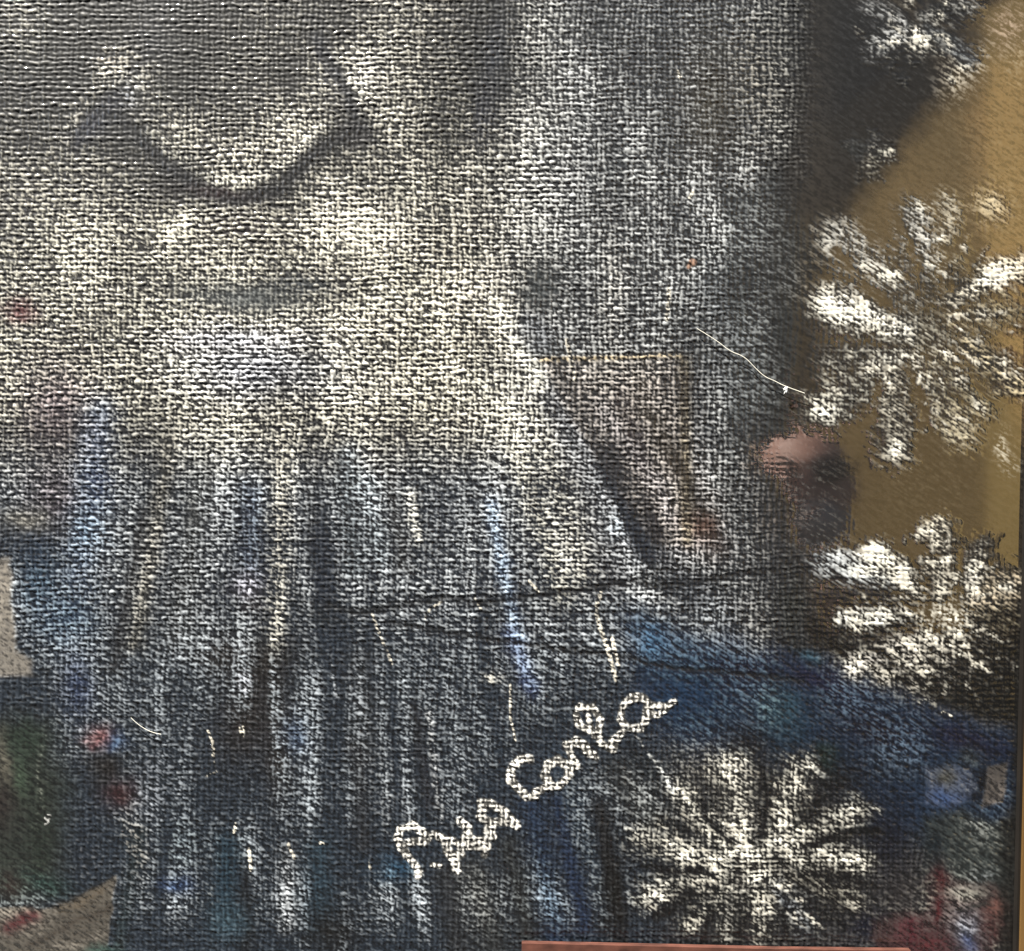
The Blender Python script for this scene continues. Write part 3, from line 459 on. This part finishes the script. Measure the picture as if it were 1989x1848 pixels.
# faint warm rectangle right of the middle
area([(1050, 700), (1325, 690), (1335, 1060), (1270, 1060), (1100, 800)], soft=10, wob=.2, l=(226, 204, 176), d=(58, 50, 46), st=.4)
stroke([(1050, 700), (1325, 690)], 5, wob=.2, kd=.08, l=(240, 214, 160)); stroke([(1330, 700), (1335, 1050)], 12, wob=.2, kd=-.05, d=(64, 54, 38), l=(200, 180, 130), st=.7)
s, m, _ = poly_mask([(1490, 420), (1600, 420), (1600, 825), (1490, 825)], 30, 1); mixto(GLO, s, m, .25); blob(1560, 180, 46, 320, 0, kd=-.12, st=.9)
def letter(strokes):
    idn = ident('letter', None, 'lace')
    for pts, wd in strokes:
        stroke([(704 + .337 * x, 1307 + .337 * y) for x, y in pts], wd * 1.14, wob=.5, k=1.02, l=(255, 251, 240), d=(110, 108, 102), hard=1, a=1.0, ident=idn, up=.12, dg=.2, soft=.16)
letter([([(205, 945), (215, 900), (285, 884), (345, 915), (380, 945), (350, 980), (290, 975), (225, 985)], 7.5), ([(200, 950), (225, 1005), (270, 1065), (300, 1110), (320, 1160)], 8)])
letter([([(430, 935), (470, 960), (490, 1020), (530, 1090), (540, 1140)], 8.5), ([(480, 960), (560, 990), (570, 1045), (540, 1060)], 7), ([(400, 1105), (445, 1120)], 5)])
letter([([(560, 850), (600, 890), (600, 940), (600, 1000), (650, 1000), (715, 1000), (700, 1045)], 8), ([(600, 940), (660, 960), (745, 950)], 6.5)])
letter([([(690, 745), (745, 752), (810, 800), (850, 855), (890, 880)], 8), ([(700, 780), (690, 830), (740, 860), (720, 905), (735, 940)], 8.5), ([(740, 855), (830, 860)], 6)])
letter([([(950, 484), (900, 492), (855, 560), (855, 620), (900, 680), (950, 722), (1000, 712)], 8)])
letter([([(1000, 684), (1060, 655), (1130, 650), (1195, 600), (1190, 545), (1130, 502), (1065, 520), (1045, 590), (1085, 640)], 7.5), ([(1190, 560), (1245, 550)], 5)])
letter([([(1180, 420), (1205, 470), (1215, 515)], 7.5), ([(1190, 430), (1235, 395), (1275, 420), (1305, 465), (1335, 478)], 7.5)])
letter([([(1235, 240), (1250, 300), (1300, 330)], 6.5), ([(1255, 200), (1330, 205), (1370, 265), (1360, 335), (1370, 395), (1430, 430), (1445, 380), (1495, 345)], 7.5), ([(1300, 250), (1325, 370)], 4.5)])
letter([([(1500, 190), (1485, 260), (1530, 318), (1600, 318), (1645, 250), (1650, 180), (1610, 135), (1545, 150), (1500, 190)], 7.5), ([(1650, 235), (1705, 240), (1755, 205), (1795, 170)], 7), ([(1670, 180), (1745, 190)], 5)])
stroke([(1218, 1415), (1240, 1435), (1285, 1500), (1310, 1535)], 4.5, wob=.4, k=.75, l=(236, 240, 236), up=.2); stroke([(1225, 1445), (1270, 1510), (1300, 1560)], 11, k=.04, d=(20, 28, 36), st=.8)
# stray pale scrapes
for pts, wd, kk in [([(1168, 1148), (1158, 1180), (1165, 1225), (1180, 1260), (1196, 1320)], 4.5, .7), ([(725, 1195), (740, 1235), (760, 1290)], 3, .5), ([(860, 1170), (835, 1182), (826, 1200)], 2.5, .5), ([(466, 1415), (472, 1430), (474, 1412)], 3, .95), ([(404, 1420), (413, 1440), (414, 1470)], 3, .9),
                    ([(400, 1508), (420, 1500), (418, 1480)], 2, .7), ([(990, 1330), (992, 1395), (1000, 1440)], 2.5, .8), ([(484, 1650), (488, 1690)], 3.5, .95), ([(460, 1600), (456, 1616)], 2.5, .9), ([(560, 1640), (572, 1668)], 3, .8), ([(920, 1160), (935, 1185)], 2.5, .5),
                    ([(1300, 560), (1296, 620)], 4, .75), ([(1100, 660), (1116, 740)], 4, .6), ([(1200, 1290), (1188, 1240)], 4, .75), ([(1028, 1130), (1044, 1150)], 3, .8), ([(1316, 140), (1320, 150)], 3.5, 1), ([(1346, 372), (1340, 384)], 3, 1), ([(1832, 1384), (1846, 1392)], 4, 1), ([(720, 1688), (712, 1660)], 2, .5), ([(620, 1636), (628, 1638)], 3, 1)]:
    stroke(pts, wd, wob=.2, k=kk, l=(255, 246, 222), hard=1, up=.3, soft=.25)
#ENDPAINT

# ------------------------------------------------------------------ thread texture
def box(F, r):
    c = np.cumsum(np.pad(F, ((r + 1, r), (0, 0)), 'edge'), 0, dtype=np.float64); F = (c[2 * r + 1:] - c[:-2 * r - 1]) / (2 * r + 1)
    c = np.cumsum(np.pad(F, ((0, 0), (r + 1, r)), 'edge'), 1); return ((c[:, 2 * r + 1:] - c[:, :-2 * r - 1]) / (2 * r + 1)).astype(np.float32)
PXU, PYV = 10.6, 10.2
u = (X + (vn(X / 120, Y / 90, 2) - .5) * 9 + (vn(X / 12, Y / 30, 4) - .5) * 5) / PXU
v = (Y + (vn(X / 160, Y / 90, 6) - .5) * 9 + (vn(X / 18, Y / 12, 7) - .5) * 5.5) / PYV
iu = np.round(u); iv = np.round(v)
cu = np.cos(2 * np.pi * (u - iu)) * .5 + .5; cv = np.cos(2 * np.pi * (v - iv)) * .5 + .5
par = np.where((iu + iv) % 2 == 0, 1.0, -1.0)
thin_r = vn(iv * 3.7 + 100, X / 55, 9); thin_c = vn(iu * 2.3 + 50, Y / 60, 10)       # every thread has its own thickness
knot = vn(iu * 1.31 + 3.3, iv * 1.73 + 7.7, 12)
weft = cv ** .8 * (.60 + .28 * par * np.cos(np.pi * (u - iu))) * (.6 + .8 * thin_r)
warp = cu ** .8 * (.60 - .28 * par * np.cos(np.pi * (v - iv))) * (.6 + .8 * thin_c)
Hgt = np.maximum(weft * (.45 + .9 * G), warp * (1.3 - .9 * G))
fine = vn(X / 3.1, Y / 3.1, 13); med = fbm(X, Y, 15, 14)
dn = .50 * vn(D45[0] / 22, D45[1] / 3.4, 17) + .42 * vn(D45[0] / 10, D45[1] / 2.4, 18) + .08 * vn(D45[0] / 60, D45[1] / 8, 19)
T1 = uni(Hgt + .52 * (knot - .5) + .12 * (med - .5) + .42 * (fine - .5) + .25 * (dn - .5))
T2 = uni(dn + .25 * (fine - .5) + .2 * (med - .5))
T = T1 * (1 - DG * .8) + T2 * DG * .8 + .0
sg = np.sqrt((1 - DG * .8) ** 2 + (DG * .8) ** 2); T = .5 + (T - .5) / sg
if CORR: K += bicub(np.array([[float(c) for c in r.split()] for r in CORR.strip().split(chr(10))]), (X - 50) / 100, (Y - 50) / 100).astype(np.float32) * .01 * (.12 + 1.9 * np.clip(K, 0, .6))
Kc = np.clip(K, 0, 1)
T = uni(T - .85 * box(T, 6))            # the weave itself carries no broad blotches
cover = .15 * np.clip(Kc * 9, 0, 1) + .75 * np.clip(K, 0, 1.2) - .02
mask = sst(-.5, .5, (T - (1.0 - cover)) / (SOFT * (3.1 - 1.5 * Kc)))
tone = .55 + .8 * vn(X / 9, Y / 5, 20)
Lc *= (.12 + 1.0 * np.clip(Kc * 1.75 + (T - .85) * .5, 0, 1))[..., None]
Dc *= (1.0 + .25 * Kc)[..., None]
col = Dc * (.22 + 1.55 * (T[..., None])) * (1 - mask[..., None]) + Lc * tone[..., None] * mask[..., None]  # sun glints on thread tops and shade in hollows put into the colour
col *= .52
h = A * (.60 * Hgt * (1 - .4 * DG) + .42 * (dn - .5) * DG + .15 * mask) + .10 * RAISE + .25 * (fbm(X, Y, 70, 21) - .5) * A
h = h * .0014
del dn, T1, T2, knot, med
# ------------------------------------------------------------------ meshes
paint = bpy.data.materials.new("oil_paint"); paint.use_nodes = True
n = paint.node_tree; b = n.nodes["Principled BSDF"]
at = n.nodes.new("ShaderNodeAttribute"); at.attribute_name = "paint"; n.links.new(at.outputs["Color"], b.inputs["Base Color"])
b.inputs["Roughness"].default_value = .55; b.inputs["Specular IOR Level"].default_value = .25
n.links.new(at.outputs["Alpha"], b.inputs["Coat Weight"]); b.inputs["Coat IOR"].default_value = 1.95; b.inputs["Coat Roughness"].default_value = .06
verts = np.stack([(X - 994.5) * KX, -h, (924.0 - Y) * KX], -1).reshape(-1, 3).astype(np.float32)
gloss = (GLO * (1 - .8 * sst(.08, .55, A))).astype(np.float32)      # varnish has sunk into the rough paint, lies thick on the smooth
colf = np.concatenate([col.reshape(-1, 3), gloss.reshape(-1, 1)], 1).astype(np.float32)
idx = np.arange(H_ * W_).reshape(H_, W_)
quads = np.stack([idx[:-1, :-1], idx[1:, :-1], idx[1:, 1:], idx[:-1, 1:]], -1).reshape(-1, 4)
fid = ID[:-1, :-1].reshape(-1)
def grid_obj(name, i, parent, label=None):
    q = quads[fid == i]
    if len(q) < 12: return None
    uq, inv = np.unique(q, return_inverse=True); inv = inv.reshape(-1)
    me = bpy.data.meshes.new(name); me.vertices.add(len(uq)); me.vertices.foreach_set("co", verts[uq].ravel())
    me.loops.add(len(inv)); me.loops.foreach_set("vertex_index", inv.astype(np.int32))
    me.polygons.add(len(q)); me.polygons.foreach_set("loop_start", np.arange(0, len(inv), 4, dtype=np.int32))
    me.polygons.foreach_set("use_smooth", np.ones(len(q), bool))
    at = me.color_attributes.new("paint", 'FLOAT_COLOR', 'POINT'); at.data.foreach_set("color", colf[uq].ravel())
    me.update(calc_edges=True); me.materials.append(paint)
    o = bpy.data.objects.new(name, me); C.objects.link(o); o.parent = parent
    if label: o["label"] = label
    return o
root = tag(empty("painting", (0, 0, cz(1848))), "old framed oil painting on coarse canvas with white blossoms and a blue shawl", "painting")
root_inv = root.location.copy()
main = grid_obj("canvas", 0, root)
made = [main]; flower_parent = {}
FLN = {'a': ("flower", "large white blossom with long petals at the right edge"), 'b': ("flower", "white blossom above the blue shawl"), 'c': ("flower", "white blossom at the bottom, petals spread over blue"),
       'd': ("flower", "small grey white blossom cut by the top edge"), 'e': ("flower", "little blossom beside the black patch"), 'lace': ("lettering", "white handwritten name rising to the right")}
centre = {'a': fc1, 'b': fc2, 'c': fc3}
for key in FLN:
    nm, lb = FLN[key]; flower_parent[key] = e = empty(nm); e.parent = root; e["label"] = lb; made.append(e)
for i, (nm, lb, par_) in IDS.items():
    if i == 0: continue
    p = flower_parent[par_] if par_ else root
    o = grid_obj(nm, i, p, lb)
    if o and p is root: made.append(o)
for o in made: o.location = -root_inv
# ------------------------------------------------------------------ frame (only its right rail is in view)
wood = mat("frame_wood", lin((84, 62, 32)), .45, .4, (30, .6, 1.2, (1, 1, .12)), coat=.3)
rab = mat("rail_shadow_lip", lin((16, 12, 8)), .7, .2, (60, .6, 1.2))
xl, xr, zt, zb = cx(-400), cx(1984), cz(-310), cz(2160)
tilt = R(-0.55)
def rail(pts, y0, y1, m, nm):
    o = prism(nm, pts, y0, y1, m, root); o.location = -root_inv; return o
dxr = 0.0
def xe(y): return cx(1972 + (1848 - y) * 13.0 / 550)
rail([(xe(-310), zt), (xe(2160), zb), (xr + .06, zb), (xr + .06, zt)], -.006, .02, wood, "frame_rail")
rail([(xe(-310) - .0016, zt), (xe(2160) - .0016, zb), (xe(2160) - .0001, zb), (xe(-310) - .0001, zt)], -.0042, .003, rab, "rail_shadow_lip")  # near-black lip, the shadow along the rail put into its colour
rail([(xl - .055, zb), (xl, zb), (xl, zt), (xl - .055, zt)], -.006, .02, wood, "frame_rail")
rail([(xl - .055, zt + .001), (xr + .055, zt + .001), (xr + .055, zt + .055), (xl - .055, zt + .055)], -.006, .02, wood, "frame_rail")
rail([(xl - .055, zb - .055), (xr + .055, zb - .055), (xr + .055, zb - .001), (xl - .055, zb - .001)], -.006, .02, wood, "frame_rail")
rail([(xl, zb), (xr + .02, zb), (xr + .02, zt), (xl, zt)], .012, .018, rab, "backing_board")
# ------------------------------------------------------------------ things lying on the canvas, and the stand-in for a reflected bar
salmon = mat("salmon_reflection", lin((68, 41, 33)), .7, .2, (170, .55, 1.5, (.5, 1, 1)))
# salmon strip added in place of a bar reflected at the bottom edge
sx0, sx1 = cx(1012), cx(1760)
strip = prism("reflected_bar", [(sx0, cz(2120)), (sx1, cz(2120)), (sx1, cz(1836)), (cx(1500), cz(1833)), (cx(1200), cz(1826)), (sx0 + .0004, cz(1822))], -.0072, -.0035, salmon)
tag(strip, "flat salmon red strip standing in for a reflected bar across the painting's lower edge", "reflected bar")
fibre = mat("pale_fibre", (.6, .58, .5), .5, .3); lint = mat("white_lint", (.9, .9, .88), .7, .2)
def tube(name, pts, r, m, y=-.003):
    cu_ = bpy.data.curves.new(name, 'CURVE'); cu_.dimensions = '3D'; sp = cu_.splines.new('NURBS'); sp.points.add(len(pts) - 1)
    for p, q in zip(sp.points, pts): p.co = (cx(q[0]), y - (q[2] if len(q) > 2 else 0), cz(q[1]), 1)
    sp.use_endpoint_u = True; sp.order_u = 3; cu_.bevel_depth = r; cu_.bevel_resolution = 1; cu_.resolution_u = 6
    o = bpy.data.objects.new(name, cu_); cu_.materials.append(m); C.objects.link(o)
    dg_ = bpy.context.evaluated_depsgraph_get(); me = bpy.data.meshes.new_from_object(o.evaluated_get(dg_))
    bpy.data.objects.remove(o); o = bpy.data.objects.new(name, me); C.objects.link(o); return o
tag(tube("fibre", [(1352, 640), (1392, 664), (1415, 684), (1444, 694), (1466, 718), (1484, 734), (1500, 740), (1522, 752), (1560, 765)], .00022, fibre), "long pale fibre lying on the grey cloth left of the big blossom", "fibre")
tag(tube("fibre", [(258, 1392), (285, 1420), (316, 1424)], .00015, fibre), "short thin fibre on the dark lower left cloth", "fibre")
bm = bmesh.new()
for k in range(9):
    a = k / 9 * 6.28; r = .0012 + random.random() * .0012
    v0 = bm.verts.new((0, -.0008, 0)); v1 = bm.verts.new((math.cos(a) * r, -.0002, math.sin(a) * r * 1.3)); v2 = bm.verts.new((math.cos(a + .5) * r * .6, -.0010, math.sin(a + .5) * r * .8)); v3 = bm.verts.new((math.cos(a + .25) * r * .5, -.0016, math.sin(a + .25) * r * .5))
    for f in ((v0, v1, v2), (v0, v2, v3), (v0, v3, v1), (v1, v3, v2)): bm.faces.new(f)
o = bm_obj("lint_speck", bm, lint); o.location = (cx(1523), -.003, cz(758)); tag(o, "white lint speck caught on the long pale fibre", "lint speck")

# ------------------------------------------------------------------ the place the varnish reflects (all behind the camera)
def behind(x, y, d):                         # where a reflected thing seen at x, y on the canvas stands, d metres in front of it
    f = (d + .6) / .6; return Vector((cx(x) * f, -d, cz(y) * f))
dark = mat("dark_backdrop", (.012, .012, .013), .9, .1, (4, .6, 1.4))
bmw = box_bm(-6, 6, -6.2, -6.0, -1.5, 6.0); tag(bm_obj("backdrop_wall", bmw, dark), "dark backdrop wall added behind the photographer, seen only as a dim reflection", "wall")  # added dark backdrop, keeps the sky out of the varnish reflection
ground = mat("ground_gravel", (.035, .034, .032), .95, .1, (8, .7, 1.3))
tag(mesh_obj("ground", [(-40, -40, -1.5), (40, -40, -1.5), (40, 40, -1.5), (-40, 40, -1.5)], [(0, 1, 2, 3)], ground), kind="structure")
och = mat("ochre_render", (.74, .50, .17), .9, .1, (.9, .75, 1.2)); och2 = mat("brown_render", (.40, .265, .10), .9, .1, (.7, .8, 1.2))
# oblique ochre wall with a sloping gable, lit by the sun
def wall_pts(disp, base, nrm):
    out = []
    for x, y in disp:
        dr = Vector((cx(x), -.6, cz(y))); o0 = Vector((0, .6, 0)); t = (Vector(base) - o0).dot(nrm) / dr.dot(nrm); out.append(o0 + dr * t)
    return out
def slab(name, pts, nrm, th, m, parent=None):
    n_ = len(pts); v_ = list(pts) + [p - Vector(nrm) * th for p in pts]
    f_ = [tuple(range(n_)), tuple(range(2 * n_ - 1, n_ - 1, -1))] + [(i, i + n_, (i + 1) % n_ + n_, (i + 1) % n_) for i in range(n_)]
    return mesh_obj(name, v_, f_, m, parent)
NW = Vector((-.90, .44, 0)).normalized()
hb = empty("ochre_building"); tag(hb, "ochre rendered building side behind the photographer, seen only in reflection", "building")
slab("wall", wall_pts([(1515, 330), (1600, 240), (1700, 160), (1880, 40), (1915, 20), (1915, 1290), (1515, 1235)], (1.6, -2.4, 0), NW), NW, .1, och2, hb)
slab("wall", wall_pts([(1916, 19), (2020, -40), (2020, 1300), (1916, 1290)], (1.6, -2.4, 0), NW), NW, .1, och, hb)
grey = mat("grey_render", (.20, .23, .25), .9, .1, (2, .7, 1.3))
o = slab("grey_post", wall_pts([(1420, 430), (1512, 400), (1512, 900), (1420, 900)], (.9, -2.2, 0), NW), NW, .1, grey); tag(o, "blue grey post beside the ochre wall, seen only in reflection", "post")
#PERSON
def skin_mesh(name, chains, m, parent, sub=2):
    """joined joints with radii grown into one surface"""
    vs, es, rs = [], [], []; key = {}
    def vid(p, r):
        k = tuple(round(c, 4) for c in p)
        if k not in key: key[k] = len(vs); vs.append(k); rs.append(r)
        return key[k]
    for ch in chains:
        ids = [vid(p, r) for p, r in ch]
        es += [(a, b) for a, b in zip(ids, ids[1:])]
    me = bpy.data.meshes.new(name); me.from_pydata(vs, es, []); o = bpy.data.objects.new(name, me); C.objects.link(o)
    md = o.modifiers.new("skin", 'SKIN'); me.skin_vertices or None
    if not me.skin_vertices:
        bpy.context.view_layer.objects.active = o
    sv = me.skin_vertices[0].data
    for i, r in enumerate(rs): sv[i].radius = (r, r); sv[i].use_root = (i == 0)
    md.use_smooth_shade = True
    sb = o.modifiers.new("sub", 'SUBSURF'); sb.levels = sb.render_levels = sub
    dg_ = bpy.context.evaluated_depsgraph_get(); m2 = bpy.data.meshes.new_from_object(o.evaluated_get(dg_))
    bpy.data.objects.remove(o); m2.name = name; m2.materials.clear(); m2.materials.append(m)
    m2.polygons.foreach_set("use_smooth", [True] * len(m2.polygons))
    o = bpy.data.objects.new(name, m2); C.objects.link(o); o.parent = parent; return o
skin = mat("skin", (.62, .33, .24), .5, .4, (30, .9, 1.1)); navy = mat("maroon_cloth", (.040, .014, .010), .9, .1, (30, .6, 1.4))
white_hair = mat("white_hair", (.62, .50, .42), .9, .1, (60, .7, 1.1)); black = mat("black_plastic", (.006, .006, .006), .25, .5)
hc = behind(1560, 962, 1.15)
per = empty("person", (hc.x, hc.y, -1.5)); tag(per, "bald man in sunglasses with a white beard photographing the painting, seen as a reflection", "person")
P0 = Vector((hc.x, hc.y, -1.5))
def L3(x, y, z): return (x - P0.x, y - P0.y, z - P0.z)
HX, HY = hc.x, hc.y
arms = []
def V3(x, y, z): return (x - P0.x, y - P0.y, z - P0.z)
def arm(side, hx, fx):
    sh = V3(HX + side * .19, HY, -.30); el = V3(HX + side * .17 - .12, HY + .17, -.52); wr = V3(hx + .02, -.70, -.10); pm = V3(hx, -.645, -.045)
    out = [[(V3(HX, HY, -.30), .10), (sh, .055), (el, .042), (wr, .026), (pm, .030)]]
    for k in range(4):
        z = .005 - k * .021; l = (.9, 1.0, .95, .8)[k]
        out.append([(pm, .030), (V3(hx - fx * .004, -.632, z - .004), .0095), (V3(hx - fx * .020 * l, -.618, z), .0085), (V3(hx - fx * .046 * l, -.617, z + .002), .007)])
    out.append([(pm, .030), (V3(hx - fx * .01, -.655, -.085), .010), (V3(hx - fx * .035, -.645, -.06), .009), (V3(hx - fx * .055, -.638, -.045), .008)])
    return out
body = [[(V3(HX, HY - .02, -.78), .14), (V3(HX, HY - .02, -.55), .12), (V3(HX, HY, -.30), .10), (V3(HX, HY, -.17), .052), (V3(HX, HY, -.09), .05)]]
body += arm(1, .165, 1) + arm(-1, -.045, -1)
for s_ in (-1, 1): body.append([(V3(HX, HY - .02, -.78), .14), (V3(HX + s_ * .1, HY - .02, -.88), .085), (V3(HX + s_ * .11, HY, -1.16), .055), (V3(HX + s_ * .11, HY - .02, -1.43), .04), (V3(HX + s_ * .12, HY + .12, -1.46), .035)])
skin_mesh("body", body, skin, per, 1)
jk = [[(V3(HX, HY - .02, -.84), .165), (V3(HX, HY - .02, -.55), .15), (V3(HX, HY, -.33), .13), (V3(HX, HY, -.21), .065)]]
for s_, hx in ((1, .165), (-1, -.045)):
    jk.append([(V3(HX, HY, -.33), .13), (V3(HX + s_ * .19, HY, -.30), .075), (V3(HX + s_ * .17 - .12, HY + .17, -.52), .058), (V3(hx + .04, -.74, -.135), .042)])
skin_mesh("jacket", jk, navy, per, 1)
tr = []
for s_ in (-1, 1): tr.append([(V3(HX, HY - .02, -.80), .15), (V3(HX + s_ * .1, HY - .02, -.90), .10), (V3(HX + s_ * .11, HY, -1.16), .075), (V3(HX + s_ * .11, HY - .02, -1.42), .06)])
skin_mesh("trousers", tr, navy, per, 1)
bm = bmesh.new(); bmesh.ops.create_uvsphere(bm, u_segments=40, v_segments=28, radius=1)
for v in bm.verts:
    x, y, z = v.co
    wx = .080 * (1 - .22 * max(0, -z) ** 1.5); wy = .098
    nx, ny, nz = x * wx, y * wy, z * .122
    if y > .5:                                         # the face looks to +Y: brow, eye hollows, nose, lips
        ny += .020 * math.exp(-((x / .16) ** 2) - ((z + .10) / .20) ** 2)
        ny += .007 * math.exp(-((z - .18) / .1) ** 2) - .010 * (math.exp(-(((x - .36) / .2) ** 2) - ((z - .02) / .13) ** 2) + math.exp(-(((x + .36) / .2) ** 2) - ((z - .02) / .13) ** 2))
        ny += .006 * math.exp(-((x / .3) ** 2) - ((z + .46) / .07) ** 2)
    v.co = (nx, ny, nz)
hd = bm_obj("head", bm, skin, per, True); hd.location = V3(HX, HY, hc.z + .012); hd.rotation_euler = (R(14), R(-3), R(12))
for s_ in (-1, 1):
    bm = bmesh.new(); bmesh.ops.create_uvsphere(bm, u_segments=12, v_segments=8, radius=1, matrix=__import__('mathutils').Matrix.Diagonal((.010, .018, .030, 1)))
    o = bm_obj("ear", bm, skin, hd, True); o.location = (s_ * .080, 0, -.005)
    bm = bmesh.new(); bmesh.ops.create_uvsphere(bm, u_segments=14, v_segments=10, radius=1, matrix=__import__('mathutils').Matrix.Diagonal((.034, .008, .024, 1)))
    o = bm_obj("sunglass_lens", bm, black, hd, True); o.location = (s_ * .036, .096, .008)
    o = bm_obj("sunglass_arm", box_bm(-.003, .003, -.09, .09, -.003, .003), black, hd); o.location = (s_ * .079, .02, .012)
o = bm_obj("sunglass_bridge", box_bm(-.02, .02, -.003, .003, -.003, .003), black, hd); o.location = (0, .107, .014)
bm = bmesh.new(); bmesh.ops.create_uvsphere(bm, u_segments=28, v_segments=18, radius=1)
for v in bm.verts:
    x, y, z = v.co; f = 1 + .06 * math.sin(37 * x + 19 * z) * math.cos(23 * y - 11 * z)
    v.co = (x * .070 * f, y * .062 * f, z * .052 * f)
o = bm_obj("beard", bm, white_hair, hd, True); o.location = (0, .050, -.082)
ph = bm_obj("phone", box_bm(-.020, .148, -.6125, -.604, -.045, .035, .002), black); tag(ph, "black phone held sideways in front of the camera, seen only in reflection", "phone")
